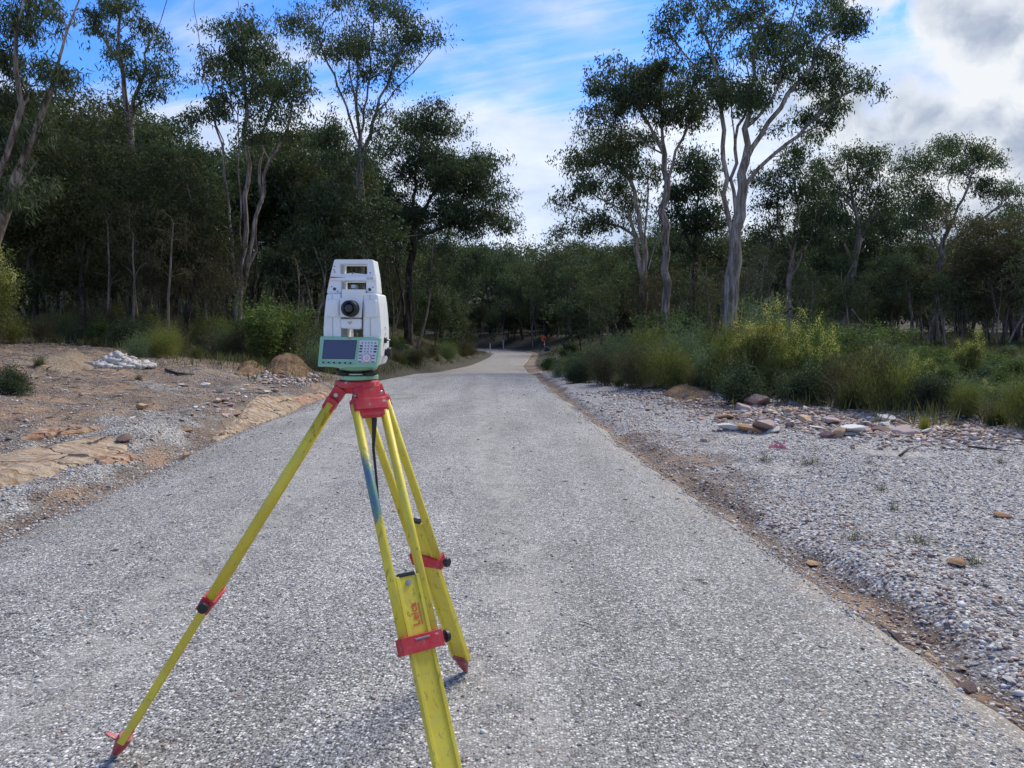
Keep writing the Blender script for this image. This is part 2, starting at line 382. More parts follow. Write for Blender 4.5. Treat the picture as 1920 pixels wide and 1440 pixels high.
def stone_mat(name, stops, scale=9):
    m_, t = new_mat(name); co = t.n('TexCoord').outputs['Object']
    oi = t.n('ObjectInfo').outputs['Random']; isl = t.n('NewGeometry').outputs['Random Per Island']
    n1 = t.noise(t.scalev(co, 1, 1, 2.2), scale, 5, .65)
    f = t.m('ADD', t.m('MULTIPLY', n1, .55), t.m('MULTIPLY', oi, .45))
    c = t.ramp(f, stops); n2 = t.noise(co, scale * 7, 4, .7)
    c = t.mix(t.ss(n2, .55, .75), c, t.mix(1, c, (.7, .66, .62), 'MULTIPLY'))
    finish(t, c, .8, 0, t.m('ADD', n1, t.m('MULTIPLY', n2, .4)), .6, .012, .25)
    return m_
def chips_mat(name, stops):
    m_, t = new_mat(name); isl = t.n('Attribute', attribute_name='tint').outputs['Fac']
    co = t.n('TexCoord').outputs['Object']
    c = t.mix(t.noise(co, 60, 2), t.ramp(isl, stops), (.3, .3, .3)); c = t.mix(.7, c, t.ramp(isl, stops))
    finish(t, c, .7, 0, None, 0, 0, .3); return m_

M = {}
M['road'] = road_mat(); M['ground'] = ground_mat()
M['bark_pale'] = bark_mat('pale gum bark', (.12, .09, .07), (.24, .205, .17), (.42, .375, .32), .7, 0)
M['bark_grey'] = bark_mat('grey gum bark', (.07, .055, .045), (.19, .155, .13), (.36, .31, .27), .8, .4)
M['bark_dark'] = bark_mat('dark gum bark', (.022, .019, .017), (.07, .06, .052), (.17, .145, .125), .9, .7)
M['twig'] = bark_mat('twig bark', (.09, .07, .055), (.17, .14, .115), (.27, .235, .20), .85, 0)
M['leaf_gum'] = leaf_mat('gum leaves', [(0, (.030, .046, .025)), (.45, (.068, .092, .048)), (.8, (.115, .145, .08)), (.94, (.11, .12, .06)), (1, (.16, .10, .045))])
M['leaf_dark'] = leaf_mat('dark gum leaves', [(0, (.024, .036, .022)), (.5, (.056, .078, .044)), (.9, (.10, .125, .072)), (1, (.14, .12, .07))])
M['leaf_oak'] = leaf_mat('sheoak needles', [(0, (.016, .023, .010)), (.5, (.056, .066, .028)), (.85, (.09, .092, .042)), (1, (.10, .07, .03))])
M['leaf_bush'] = leaf_mat('bush leaves', [(0, (.035, .058, .018)), (.5, (.088, .128, .040)), (.9, (.155, .205, .065)), (1, (.23, .25, .09))])
M['leaf_olive'] = leaf_mat('olive shrub leaves', [(0, (.065, .080, .022)), (.5, (.165, .18, .055)), (.9, (.27, .27, .09)), (1, (.36, .27, .10))])
M['leaf_grey'] = leaf_mat('grey green shrub leaves', [(0, (.06, .085, .045)), (.5, (.14, .185, .10)), (.9, (.25, .30, .18)), (1, (.32, .34, .22))])
M['leaf_brown'] = leaf_mat('brown tinged leaves', [(0, (.04, .036, .022)), (.5, (.09, .078, .048)), (1, (.15, .12, .075))])
M['grass'] = leaf_mat('grass blades', [(0, (.035, .042, .016)), (.5, (.085, .09, .04)), (.85, (.16, .145, .08)), (1, (.28, .24, .15))], .6)
M['lime'] = leaf_mat('yellow green rush', [(0, (.10, .12, .02)), (.5, (.20, .21, .035)), (1, (.36, .30, .07))], .6)
M['flower'] = leaf_mat('wattle flowers', [(0, (.50, .42, .10)), (.5, (.66, .58, .20)), (1, (.78, .74, .42))], .8)
M['rock_pink'] = stone_mat('pink sandstone', [(.2, (.22, .13, .11)), (.4, (.36, .23, .20)), (.6, (.46, .34, .30)), (.85, (.56, .47, .42))])
M['rock_white'] = stone_mat('white sandstone', [(.2, (.34, .31, .27)), (.5, (.52, .49, .44)), (.8, (.70, .68, .63))])
M['rock_ochre'] = stone_mat('ochre sandstone', [(.2, (.26, .14, .07)), (.45, (.44, .27, .14)), (.7, (.56, .42, .27)), (.9, (.62, .54, .42))], 5)
M['rock_brown'] = stone_mat('brown stone', [(.2, (.07, .05, .045)), (.5, (.17, .11, .09)), (.8, (.28, .20, .16))])
M['chips'] = chips_mat('loose stone chips', [(0, (.21, .195, .165)), (.3, (.36, .34, .30)), (.6, (.50, .475, .43)), (.88, (.74, .71, .65)), (.9, (.50, .30, .20)), (.95, (.42, .33, .25)), (1, (.30, .17, .12))])
M['warm_chips'] = chips_mat('reddish stone chips', [(0, (.18, .11, .08)), (.3, (.34, .21, .15)), (.55, (.47, .35, .26)), (.8, (.58, .50, .42)), (1, (.70, .68, .63))])
M['scraps'] = chips_mat('bark and leaf scraps', [(0, (.05, .038, .03)), (.4, (.14, .105, .08)), (.75, (.28, .23, .19)), (1, (.52, .48, .43))])

# ------------------------------------------------------------------ ground and road
def build_ground():
    d = [-9.0]; 
    while d[-1] < 470: d.append(d[-1] + max(.045, (abs(d[-1]) + 1.0) * .0105))
    d = np.array(d); nt = 560
    t = np.linspace(-1, 1, nt); t = np.sign(t) * np.abs(t) ** 1.25
    half = 9 + np.maximum(d, 0) * 1.05
    Xg = t[None, :] * half[:, None]; Yg = np.repeat(d[:, None], nt, 1)
    x = Xg.ravel(); y = Yg.ravel(); z = ground(x, y)
    s, _ = road_info(x, y); u = np.abs(s)
    n1 = vnoise(x * .45, y * .45, 31); n2 = vnoise(x * 1.3, y * 1.3, 37)
    bx = np.interp(y, [-9, 5, 9.7, 17, 30, 45, 80], [10, 8.2, 6.6, 4.7, 2.2, 2.3, 4.5])
    forest = np.where(s > 0, S((x - bx) / 1.6), np.maximum(S((y - 21) / 3), S((-x - 13 - y * .1) / 2)))
    forest = np.maximum(forest, S((y - 34) / 6) * S((u - .4) / .8) * np.where(s > 0, S((y - 40) / 8), 1))
    forest = forest * S(u / np.interp(y, [18, 28], [.5, .12])); forest = np.maximum(forest, S((y - 24) / 4) * S(u / .15) * (s < 0))
    ochre = np.exp(-(((x - np.interp(y, [9, 13, 18], [7.2, 5.4, 4.0])) / 2.0) ** 2)) * S((y - 8.8) / 1.5) * (1 - S((y - 16.5) / 3))
    grav_r = 1.0 - .75 * ochre - .65 * (1 - S((u - .12) / .5)) - .4 * S((n1 - .68) / .12) - .3 * S((n2 - .66) / .15) * S((vnoise(x * 3, y * 3, 38) - .4) / .3) - .25 * S((y - 17) / 5)
    patch = S((n1 - .42) / .2)
    grav_l = .20 + .30 * patch * S((n2 - .25) / .4) * (1 - S((u - 5) / 3)) - .35 * np.exp(-((u - .1) / .25) ** 2) + .40 * np.exp(-((u - 1.1) / .8) ** 2) * (1 - S((y - 11) / 4)) - .3 * S((u - 4) / 3)
    gravel = np.where(s > 0, grav_r, grav_l) * (1 - S((y - 22) / 8) * (s < 0)) * (1 - S((y - 34) / 10))
    sandm = np.where(s > 0, .9 * ochre * S((n2 - .38) / .3) + .45 * np.exp(-((u - .05) / .10) ** 2) * (y < 30), .55 * np.exp(-((u - .35) / .3) ** 2) * S((y - 10.5) / 3) * (1 - S((y - 19) / 2)))
    zones = np.stack([gravel, sandm, forest], 1)
    idx = np.arange(len(x)).reshape(len(d), nt)
    f = np.stack([idx[:-1, :-1], idx[:-1, 1:], idx[1:, 1:], idx[1:, :-1]], -1).reshape(-1, 4)
    me = fast_mesh('ground', np.stack([x, y, z], 1), f, 4, {'zones': zones}, True, [M['ground']])
    tag(link('ground', me), kind='structure')
build_ground()

def build_road():
    c = resample(CL, 40)
    seg = np.gradient(c[:, :2], axis=0); seg /= np.linalg.norm(seg, axis=1)[:, None]
    nrm = np.stack([seg[:, 1], -seg[:, 0]], 1)
    ts = np.array([-1.05, -1.02, -1, -.97, -.93, -.85, -.7, -.5, -.3, 0, .3, .5, .7, .85, .93, .97, 1, 1.02, 1.05])
    V = []; E_ = []
    for i in range(len(c)):
        x0, y0, z0, hw = c[i]
        for t_ in ts:
            wob = .0
            if abs(t_) > .8: wob = (.10 * float(fbm(y0 * 1.1, x0 * 1.1 + (9 if t_ > 0 else 0), 51, 2)) + .05 * float(fbm(y0 * 5, x0 + (9 if t_ > 0 else 0), 52, 2))) * (1 if t_ > 0 else -1)
            q = t_ * hw + wob * (abs(t_) - .8) / .2
            z = z0 + .035 * (1 - min(1, t_ * t_)) + .006 * float(fbm((x0 + q) * 1.2, y0 * .6, 53, 2))
            if abs(t_) > .999: z -= {1.0: .012, 1.02: .045, 1.05: .16}[round(abs(t_), 2)]
            V.append((x0 + nrm[i, 0] * q, y0 + nrm[i, 1] * q, z)); E_.append(abs(t_))
    n = len(ts); idx = np.arange(len(V)).reshape(len(c), n)
    f = np.stack([idx[:-1, :-1], idx[:-1, 1:], idx[1:, 1:], idx[1:, :-1]], -1).reshape(-1, 4)
    me = fast_mesh('road', V, f, 4, {'edge': np.array(E_)}, True, [M['road']])
    tag(link('road', me), kind='structure')
build_road()

# ------------------------------------------------------------------ tree machinery
def grow(stems, attr, rng, alpha=.45, step=.5, up=.35):
    """stems: polylines (first point of the first is the root); attr: tips to reach. Returns nodes, parents, and the tip node ids"""
    pos = []; par = []; plen = []
    def push(p, q):
        pos.append(np.array(p, float)); par.append(q)
        plen.append(0 if q < 0 else plen[q] + np.linalg.norm(pos[-1] - pos[q])); return len(pos) - 1
    for si, st in enumerate(stems):
        st = [np.array(p, float) for p in st]
        if si == 0: cur = push(st[0], -1)
        else: cur = int(np.argmin([np.linalg.norm(p - st[0]) for p in pos]))
        for a, b in zip(st[:-1], st[1:]):
            L = np.linalg.norm(b - a); n = max(1, int(L / step))
            for i in range(1, n + 1):
                q = a + (b - a) * i / n
                if i < n: q = q + rng.normal(0, .035 * min(L, 2), 3) * (1, 1, .3)
                cur = push(q, cur)
    nstem = len(pos)
    zmin = pos[0][2]; tips = []
    order = sorted(range(len(attr)), key=lambda i: min(np.linalg.norm(attr[i] - pos[j]) for j in range(0, nstem, 2)))
    for i in order:
        a = attr[i]; PA = np.array(pos); PL = np.array(plen)
        dv = a - PA; dist = np.linalg.norm(dv, axis=1); hd = np.linalg.norm(dv[:, :2], axis=1)
        pen = np.maximum(0, PA[:, 2] + up * hd - a[2]) * 1.6
        cost = dist + alpha * PL * .5 + pen
        j = int(np.argmin(cost)); p = PA[j]; L = dist[j]
        pd = p - PA[par[j]] if par[j] >= 0 else np.array([0, 0, 1.])
        pd = pd / (np.linalg.norm(pd) + 1e-6); dd = (a - p) / (L + 1e-6)
        ctl = p + L * .5 * (pd * .45 + dd * .55) + np.array([0, 0, .04 * L])
        n = max(2, int(L / step)); cur = j
        for q in range(1, n + 1):
            t_ = q / n; b = (1 - t_) ** 2 * p + 2 * t_ * (1 - t_) * ctl + t_ * t_ * a
            if q < n: b = b + rng.normal(0, .05 * min(1.2, L), 3)
            cur = push(b, cur)
        tips.append(cur)
    return np.array(pos), np.array(par), np.array(plen), tips
def skeleton_mesh(name, pos, par, plen, Rb, mats, rmin=.006, sides=7, e=1.7, flare=1.35):
    n = len(pos); cnt = np.zeros(n); has = np.zeros(n, bool); has[par[par >= 0]] = True
    cnt[~has] = 1
    for i in range(n - 1, 0, -1):
        cnt[par[i]] += cnt[i]
    mx = plen.max()
    r = Rb * (cnt / cnt[0]) ** (1 / e) * (1 - .52 * plen / mx); r = np.maximum(r, rmin)
    z = pos[:, 2] - pos[0, 2]; r = r * (1 + (flare - 1) * np.exp(-z / .5) * (cnt / cnt[0] > .2))
    ch = [[] for _ in range(n)]
    for i in range(1, n): ch[par[i]].append(i)
    V = []; Fq = []; stack = [(0, None)]
    nv = 0
    while stack:
        s0, frm = stack.pop(); chain = [s0]; cur = s0
        while ch[cur]:
            cs = sorted(ch[cur], key=lambda q: -cnt[q]); 
            for q in cs[1:]: stack.append((q, cur))
            cur = cs[0]; chain.append(cur)
        pts = [pos[q] for q in chain]; rr = [r[q] for q in chain]
        if frm is not None: pts = [pos[frm]] + pts; rr = [min(r[frm], rr[0] * 1.25)] + rr
        if len(pts) < 2: continue
        pts = np.array(pts); rr = np.array(rr); rr[-1] *= .6
        k_ = sides if rr[0] > .04 else (5 if rr[0] > .015 else 3)
        tg = np.gradient(pts, axis=0); tg /= np.linalg.norm(tg, axis=1)[:, None] + 1e-9
        ref = np.array([1., 0, 0]) if abs(tg[0][0]) < .8 else np.array([0, 1., 0])
        a = np.cross(tg, ref); a /= np.linalg.norm(a, axis=1)[:, None] + 1e-9; b = np.cross(tg, a)
        an = np.arange(k_) * 2 * math.pi / k_
        ring = pts[:, None] + rr[:, None, None] * (a[:, None] * np.cos(an)[None, :, None] + b[:, None] * np.sin(an)[None, :, None])
        V.append(ring.reshape(-1, 3)); m_ = len(pts)
        ii = nv + np.arange(m_ * k_).reshape(m_, k_); jj = np.roll(ii, -1, 1)
        Fq.append(np.stack([ii[:-1], jj[:-1], jj[1:], ii[1:]], -1).reshape(-1, 4)); nv += m_ * k_
    return fast_mesh(name, np.concatenate(V), np.concatenate(Fq), 4, None, True, mats)
def leaf_arrays(cen, dirs, L, W, rng, tint=None):
    n = len(cen); dirs = dirs / (np.linalg.norm(dirs, axis=1)[:, None] + 1e-9)
    rv = rng.normal(size=(n, 3)); sd = np.cross(dirs, rv); sd /= np.linalg.norm(sd, axis=1)[:, None] + 1e-9
    nr = np.cross(dirs, sd)
    L = L * rng.uniform(.6, 1.3, n)[:, None]; W = W * rng.uniform(.7, 1.3, n)[:, None]
    v0 = cen; v1 = cen + dirs * L * .42 + sd * W * .5 + nr * L * .06; v2 = cen + dirs * L; v3 = cen + dirs * L * .42 - sd * W * .5 + nr * L * .06
    V = np.stack([v0, v1, v2, v3], 1).reshape(-1, 3)
    ti = tint if tint is not None else np.clip(rng.normal(.45, .2, n), 0, .93)
    ti = np.where(rng.random(n) < .03, 1.0, ti)
    return V, np.repeat(ti, 4)
def leaves_mesh(name, V, T, mats, mi=None):
    f = np.arange(len(V)).reshape(-1, 4)
    return fast_mesh(name, V, f, 4, {'tint': T}, False, mats, mi)
def crown_leaves(tips, rng, n, sig, L, W, droop=.9, flat=.55, clump=.2):
    cen = []; ti = []
    for p in tips:
        k_ = max(4, int(n * rng.uniform(.5, 1.5))); q = max(1, k_ // 12)
        sub = p + rng.normal(0, sig, (q, 3)) * (1, 1, flat) + (0, 0, sig * .1)
        c = sub[rng.integers(0, q, k_)] + rng.normal(0, sig * .36, (k_, 3)) * (1, 1, .9)
        cen.append(c); ti.append(np.clip(rng.normal(rng.uniform(.3, .6), .16, k_), 0, .93))
    cen = np.concatenate(cen); ti = np.concatenate(ti)
    d = rng.normal(size=(len(cen), 3)) * .75; d[:, 2] -= droop
    return leaf_arrays(cen, d, L, W, rng, ti)

def hero(label, base, d, stems, puffs, Rb, bark, leaf='leaf_gum', n=150, sig=.33, L=.17, W=.05, seed=1, spread=.7, group=None, dens=4.2, extra=0, name='gum_tree'):
    rng = np.random.default_rng(seed)
    b = P(base[0], base[1], d); b[2] = gz(b[0], b[1]) - .08
    rt = b.copy()
    sl_ = []
    for i, st in enumerate(stems):
        dj = rng.uniform(-.6, .6) if i else 0; m_ = len(st)
        pts = [P(px, py, d + dj * (q + 1) / m_) for q, (px, py) in enumerate(st)]
        sl_.append(([rt] if i == 0 else []) + pts)
    # later stems: start from the root when they begin low
    px_ = np.array([p[0] for p in puffs]); cx = px_.mean(); hw = max(30, (px_.max() - px_.min()) / 2)
    A = []
    for (px, py, r) in puffs:
        off = spread * hw / F_PX * d * math.sqrt(max(.08, 1 - min(1, abs(px - cx) / hw) ** 2))
        k0 = 2 if r > 32 else 1
        for _ in range(k0):
            dy = rng.uniform(-1, 1) * off
            c0 = P(px, py, d + dy); rm = r / F_PX * (d + dy)
            k_ = max(1, int(dens * rm * rm / k0 + 1 + rng.random()))
            v = rng.normal(size=(k_, 3)); v /= np.linalg.norm(v, axis=1)[:, None]; v *= rm * .8 * rng.random(k_)[:, None] ** .45
            A += list(c0 + v * (1, 1, .8))
    pos, par, pl, tips = grow(sl_, A, rng, step=.55)
    root = empty(name, rt, label, 'tree', group)
    pos = pos - rt
    tm = skeleton_mesh('trunk', pos, par, pl, Rb, [M[bark]]); link('trunk', tm, root)
    tp = pos[tips]
    # some foliage a little way back along the twigs
    back = [pos[par[t_]] * .5 + pos[t_] * .5 for t_ in tips if rng.random() < .35]
    if d > 20: n *= .80
    V, T = crown_leaves(np.concatenate([tp, np.array(back)]) if back else tp, rng, n, sig * 1.04, L * 1.05, W, droop=1.1)
    link('crown', leaves_mesh('crown', V, T, [M[leaf]]), root)
    return root

def zx(x0, y0, s, lst): return [(x0 + a / s, y0 + b / s, r) for a, b, r in lst]

# ------------------------------------------------------------------ named trees, left side
hero('near gum at the left edge with long drooping leaves and a leaning pale limb', (-60, 700), 13.5,
     [[(-45, 560), (-20, 470), (15, 380), (60, 260), (95, 170), (125, 60), (160, -30)], [(-20, 470), (-30, 380), (10, 300), (40, 200), (30, 60), (60, -60)], [(15, 380), (50, 330), (70, 300)]],
     [(20, 120, 30), (10, 200, 34), (40, 230, 26), (25, 290, 30), (60, 345, 20), (-20, 260, 40), (20, 370, 22), (60, 60, 22), (100, 130, 14), (-20, 100, 40), (10, 30, 34), (110, 20, 16), (120, 140, 10), (85, 20, 18), (40, 0, 20), (60, 180, 22), (70, 250, 16)],
     .15, 'bark_grey', 'leaf_dark', n=200, sig=.17, L=.15, W=.022, seed=11, dens=12, spread=.8)
hero('tall slender gum with a sparse forked top rising above the left forest', (246, 640), 31,
     [[(246, 500), (246, 330), (243, 240), (232, 150), (222, 60), (228, -30)], [(243, 240), (262, 160), (285, 70), (310, 10), (325, -40)], [(232, 150), (205, 90), (180, 50)]],
     [(215, 20, 34), (185, 50, 24), (170, 20, 22), (250, 60, 26), (285, 52, 22), (300, 82, 18), (215, 105, 20), (250, 135, 18), (310, 145, 20), (290, 165, 16), (280, 130, 16), (212, 148, 14), (330, 150, 12), (245, 95, 20), (200, 0, 26), (270, 180, 14), (230, 5, 30), (300, 110, 12)],
     .21, 'bark_grey', n=150, sig=.26, L=.17, W=.045, seed=12, dens=5)
hero('gum of many pale leaning stems under a dense rounded crown left of the instrument', (447, 625), 28,
     [[(445, 570), (436, 450), (420, 300), (405, 190)], [(446, 570), (462, 430), (462, 280), (458, 160), (450, 30), (440, -40)], [(446, 575), (480, 470), (486, 340), (492, 250), (515, 180)], [(445, 590), (452, 400), (447, 250), (440, 150)], [(450, 570), (476, 420), (505, 300), (540, 240)], [(420, 300), (395, 180), (375, 90), (365, -20)], [(458, 160), (480, 70), (520, 15)]],
     [(480, 105, 42), (400, 115, 28), (440, 100, 38), (530, 125, 36), (560, 140, 20), (430, 145, 36), (510, 165, 36), (380, 145, 18), (565, 178, 22), (480, 150, 42), (452, 40, 20), (418, 52, 18), (475, 60, 16), (395, 205, 20), (550, 210, 20), (480, 200, 28), (370, 215, 15), (520, 215, 18), (545, 255, 16), (420, 180, 24), (465, 250, 18), (350, 228, 10)],
     .19, 'bark_grey', n=210, sig=.30, L=.17, W=.048, seed=13, dens=6)
hero('tallest gum left of the road, its open vase shaped crown behind the instrument', (672, 640), 38,
     [[(674, 520), (680, 400), (676, 280), (668, 200), (672, 110), (668, 40)], [(676, 290), (650, 200), (615, 120), (590, 70)], [(678, 300), (706, 210), (735, 130), (765, 60)], [(668, 200), (655, 110), (640, 20)], [(676, 260), (690, 160), (700, 60), (715, -10)], [(680, 470), (715, 462), (745, 446), (790, 440)], [(706, 210), (740, 170), (790, 120), (818, 85)]],
     [(575, 40, 22), (595, 72, 28), (548, 42, 12), (629, 18, 26), (655, 72, 36), (682, 55, 30), (700, 25, 26), (762, 40, 28), (780, 72, 28), (824, 67, 14), (800, 80, 12), (762, 107, 22), (722, 129, 18), (673, 138, 16), (730, 60, 22), (640, 100, 16), (745, 85, 18), (612, 95, 18), (690, 90, 22), (715, 95, 16), (665, 5, 26), (740, 10, 18), (655, 168, 10), (740, 165, 10),
      (695, 209, 20), (713, 249, 28), (611, 231, 28), (629, 267, 30), (660, 300, 26), (690, 300, 24), (590, 262, 18), (725, 215, 14), (640, 320, 26), (600, 300, 22)],
     .27, 'bark_grey', n=210, sig=.40, L=.20, W=.055, seed=14, dens=3.6)
hero('broad dark crowned gum leaning over the road beside the instrument', (766, 655), 46,
     [[(768, 560), (774, 440), (778, 330), (790, 260), (806, 215)], [(775, 420), (820, 350), (870, 320), (915, 330)], [(774, 450), (840, 420), (900, 415), (955, 425)], [(778, 330), (750, 290), (735, 260)], [(772, 470), (730, 420), (715, 390)]],
     zx(700, 180, 2.77, [(300, 110, 30), (370, 190, 28), (170, 170, 26), (230, 210, 28), (200, 300, 45), (330, 330, 48), (430, 360, 40), (520, 380, 32), (590, 430, 24), (640, 540, 18), (680, 520, 10), (450, 480, 40), (300, 450, 45), (130, 400, 36), (550, 480, 32), (620, 650, 22), (700, 670, 18), (730, 690, 9), (100, 600, 32), (400, 620, 36), (480, 700, 30), (260, 130, 22), (560, 340, 18), (60, 280, 24), (420, 170, 12), (380, 560, 36), (220, 620, 34), (560, 600, 26), (600, 360, 12), (660, 640, 18), (490, 600, 28)]),
     .26, 'bark_dark', 'leaf_dark', n=270, sig=.46, L=.22, W=.065, seed=15, dens=3.2)
# ------------------------------------------------------------------ named trees, right side
hero('giant pale trunked gum right of the road, the tallest and widest crown', (1366, 660), 32,
     [[(1367, 590), (1372, 520), (1378, 460), (1388, 380), (1398, 300), (1404, 180), (1418, 80), (1440, -20)], [(1376, 480), (1364, 400), (1356, 300), (1350, 190), (1335, 100), (1300, 20)], [(1380, 450), (1376, 360), (1378, 280), (1372, 180), (1372, 60)], [(1398, 300), (1440, 230), (1500, 150), (1545, 70), (1580, 20)], [(1404, 250), (1460, 160), (1480, 60)], [(1393, 340), (1450, 290), (1530, 220), (1610, 160)], [(1350, 190), (1300, 120), (1255, 70)]],
     zx(1000, 0, 2.182, [(545, 130, 22), (520, 170, 14), (620, 20, 28), (720, 40, 32), (830, 60, 38), (780, 120, 20), (960, 60, 28), (1010, 110, 28), (1250, 60, 36), (1290, 140, 24), (1320, 100, 18), (1150, 70, 30), (900, 190, 34), (960, 200, 34), (1130, 200, 30), (1060, 240, 24), (1200, 220, 26), (920, 370, 36), (990, 300, 28), (1080, 290, 26), (1200, 380, 32), (1330, 340, 18), (1390, 370, 12), (1100, 480, 24), (1200, 500, 26), (700, 270, 20), (640, 290, 20), (780, 350, 32), (850, 400, 38), (720, 400, 28), (880, 450, 22), (1010, 520, 16), (600, 210, 12), (1160, 330, 26), (1250, 300, 20), (1060, 620, 14), (1170, 560, 16), (940, 120, 24), (700, 110, 16), (1050, 0, 26), (1200, 0, 30), (900, 0, 30), (760, -30, 28), (1250, 430, 16), (1080, 160, 18), (590, 60, 16)]),
     .34, 'bark_pale', n=240, sig=.33, L=.18, W=.052, seed=21, dens=4.2)
hero('gum with a straight brown streaked trunk and wide spreading crown beside the giant tree', (1247, 640), 36,
     [[(1248, 560), (1246, 450), (1249, 370), (1246, 290), (1242, 220), (1240, 150)], [(1246, 290), (1215, 230), (1190, 190), (1160, 150)], [(1249, 330), (1280, 260), (1300, 210)], [(1246, 290), (1180, 250), (1120, 220)]],
     zx(1000, 0, 2.182, [(330, 290, 28), (400, 270, 22), (450, 290, 28), (530, 280, 26), (270, 330, 18), (560, 380, 44), (500, 340, 30), (420, 370, 38), (300, 380, 26), (220, 480, 22), (640, 420, 36), (180, 520, 15), (330, 470, 30), (600, 480, 30), (450, 560, 32), (240, 430, 18), (660, 350, 22), (380, 440, 30), (700, 480, 22), (540, 470, 32), (470, 430, 30)]),
     .22, 'bark_grey', 'leaf_dark', n=230, sig=.36, L=.19, W=.058, seed=22, dens=4.2)
hero('smooth white trunked gum that forks low beside the road, crown hanging to the left', (1201, 650), 38,
     [[(1203, 590), (1207, 530), (1210, 480), (1200, 430), (1190, 360), (1160, 300)], [(1207, 530), (1225, 470), (1238, 430), (1246, 380)], [(1206, 520), (1192, 470), (1180, 400), (1120, 370)], [(1210, 480), (1212, 410), (1215, 330)]],
     zx(1000, 0, 2.182, [(330, 560, 34), (160, 680, 16), (200, 640, 20), (260, 650, 30), (400, 680, 36), (240, 760, 28), (130, 830, 14), (350, 780, 32), (230, 900, 26), (120, 950, 15), (480, 700, 26), (420, 860, 34), (300, 920, 26), (170, 790, 20), (300, 600, 24), (190, 940, 16), (380, 600, 26), (90, 960, 8), (320, 700, 28)]),
     .26, 'bark_pale', n=215, sig=.38, L=.2, W=.06, seed=23, dens=3.8)
hero('dense dark gum filling the gap behind the giant tree', (1300, 640), 47,
     [[(1300, 540), (1305, 440), (1310, 340)], [(1300, 480), (1270, 400), (1260, 360)]],
     [(1303, 298, 26), (1321, 321, 36), (1284, 349, 36), (1320, 390, 40), (1298, 430, 42), (1345, 420, 30), (1260, 400, 30), (1330, 350, 28), (1290, 310, 20), (1262, 360, 22), (1350, 470, 30), (1300, 480, 36)],
     .22, 'bark_dark', 'leaf_dark', n=190, sig=.45, L=.24, W=.08, seed=24, dens=3)
hero('loose crowned gum with a crooked grey trunk between the giant tree and the right edge', (1583, 650), 44,
     [[(1583, 600), (1590, 560), (1600, 500), (1612, 450), (1606, 400), (1590, 330), (1585, 290)], [(1612, 450), (1640, 400), (1650, 340), (1645, 290)], [(1600, 490), (1570, 440), (1540, 400)], [(1606, 400), (1570, 350), (1535, 330)]],
     zx(1450, 200, 2.88, [(400, 240, 22), (370, 260, 16), (545, 250, 20), (575, 270, 14), (250, 350, 34), (300, 330, 24), (480, 370, 36), (380, 440, 34), (330, 600, 34), (560, 470, 30), (600, 600, 26), (260, 480, 30), (480, 290, 20), (640, 430, 14), (200, 560, 28), (420, 660, 18), (640, 540, 18), (500, 560, 24)]),
     .25, 'bark_grey', n=210, sig=.45, L=.2, W=.06, seed=25, dens=3.4)
hero('bushy gum hard behind the giant tree on its right', (1480, 650), 40,
     [[(1478, 570), (1486, 480), (1500, 400), (1490, 340)], [(1486, 480), (1460, 420), (1450, 370)], [(1480, 520), (1520, 450), (1530, 400)]],
     [(1495, 360, 34), (1471, 321, 26), (1460, 370, 32), (1520, 345, 28), (1440, 330, 24), (1450, 420, 34), (1500, 430, 34), (1540, 440, 26), (1470, 470, 30), (1530, 390, 30), (1430, 380, 26), (1500, 300, 20), (1420, 440, 26), (1415, 340, 18)],
     .19, 'bark_grey', 'leaf_dark', n=160, sig=.36, L=.19, W=.06, seed=26, dens=3.6)
hero('flat topped gum standing clear against the clouds near the right edge', (1750, 665), 50,
     [[(1752, 610), (1759, 560), (1763, 500), (1769, 450), (1778, 390), (1785, 330), (1790, 280)], [(1769, 450), (1795, 390), (1820, 340), (1830, 290)], [(1763, 480), (1735, 420), (1715, 370)], [(1765, 470), (1830, 420), (1890, 370)], [(1778, 390), (1745, 340), (1722, 305)]],
     zx(1450, 200, 2.88, [(970, 205, 22), (920, 230, 18), (1020, 225, 22), (1090, 240, 20), (1140, 265, 16), (1200, 300, 16), (780, 285, 22), (720, 310, 15), (700, 340, 11), (840, 300, 15), (1040, 350, 30), (960, 330, 18), (1120, 440, 22), (1260, 470, 22), (1240, 440, 16), (1330, 540, 16), (770, 500, 30), (870, 540, 32), (720, 600, 26), (680, 540, 20), (1100, 650, 22), (1280, 640, 26), (700, 420, 18), (780, 420, 18), (1180, 620, 20), (940, 540, 20), (1060, 280, 20), (1300, 600, 20)]),
     .25, 'bark_grey', n=230, sig=.46, L=.2, W=.062, seed=27, dens=3.8)
hero('gum cut by the right edge with brownish tipped leaves', (1900, 660), 42,
     [[(1898, 600), (1890, 520), (1895, 440), (1905, 390)], [(1890, 520), (1860, 470), (1850, 430)]],
     [(1890, 450, 34), (1915, 420, 30), (1860, 470, 34), (1900, 500, 40), (1840, 510, 34), (1930, 470, 40), (1870, 540, 34), (1920, 560, 34), (1815, 470, 26), (1830, 440, 20)],
     .2, 'bark_dark', 'leaf_gum', n=170, sig=.4, L=.2, W=.065, seed=28, dens=3.4)

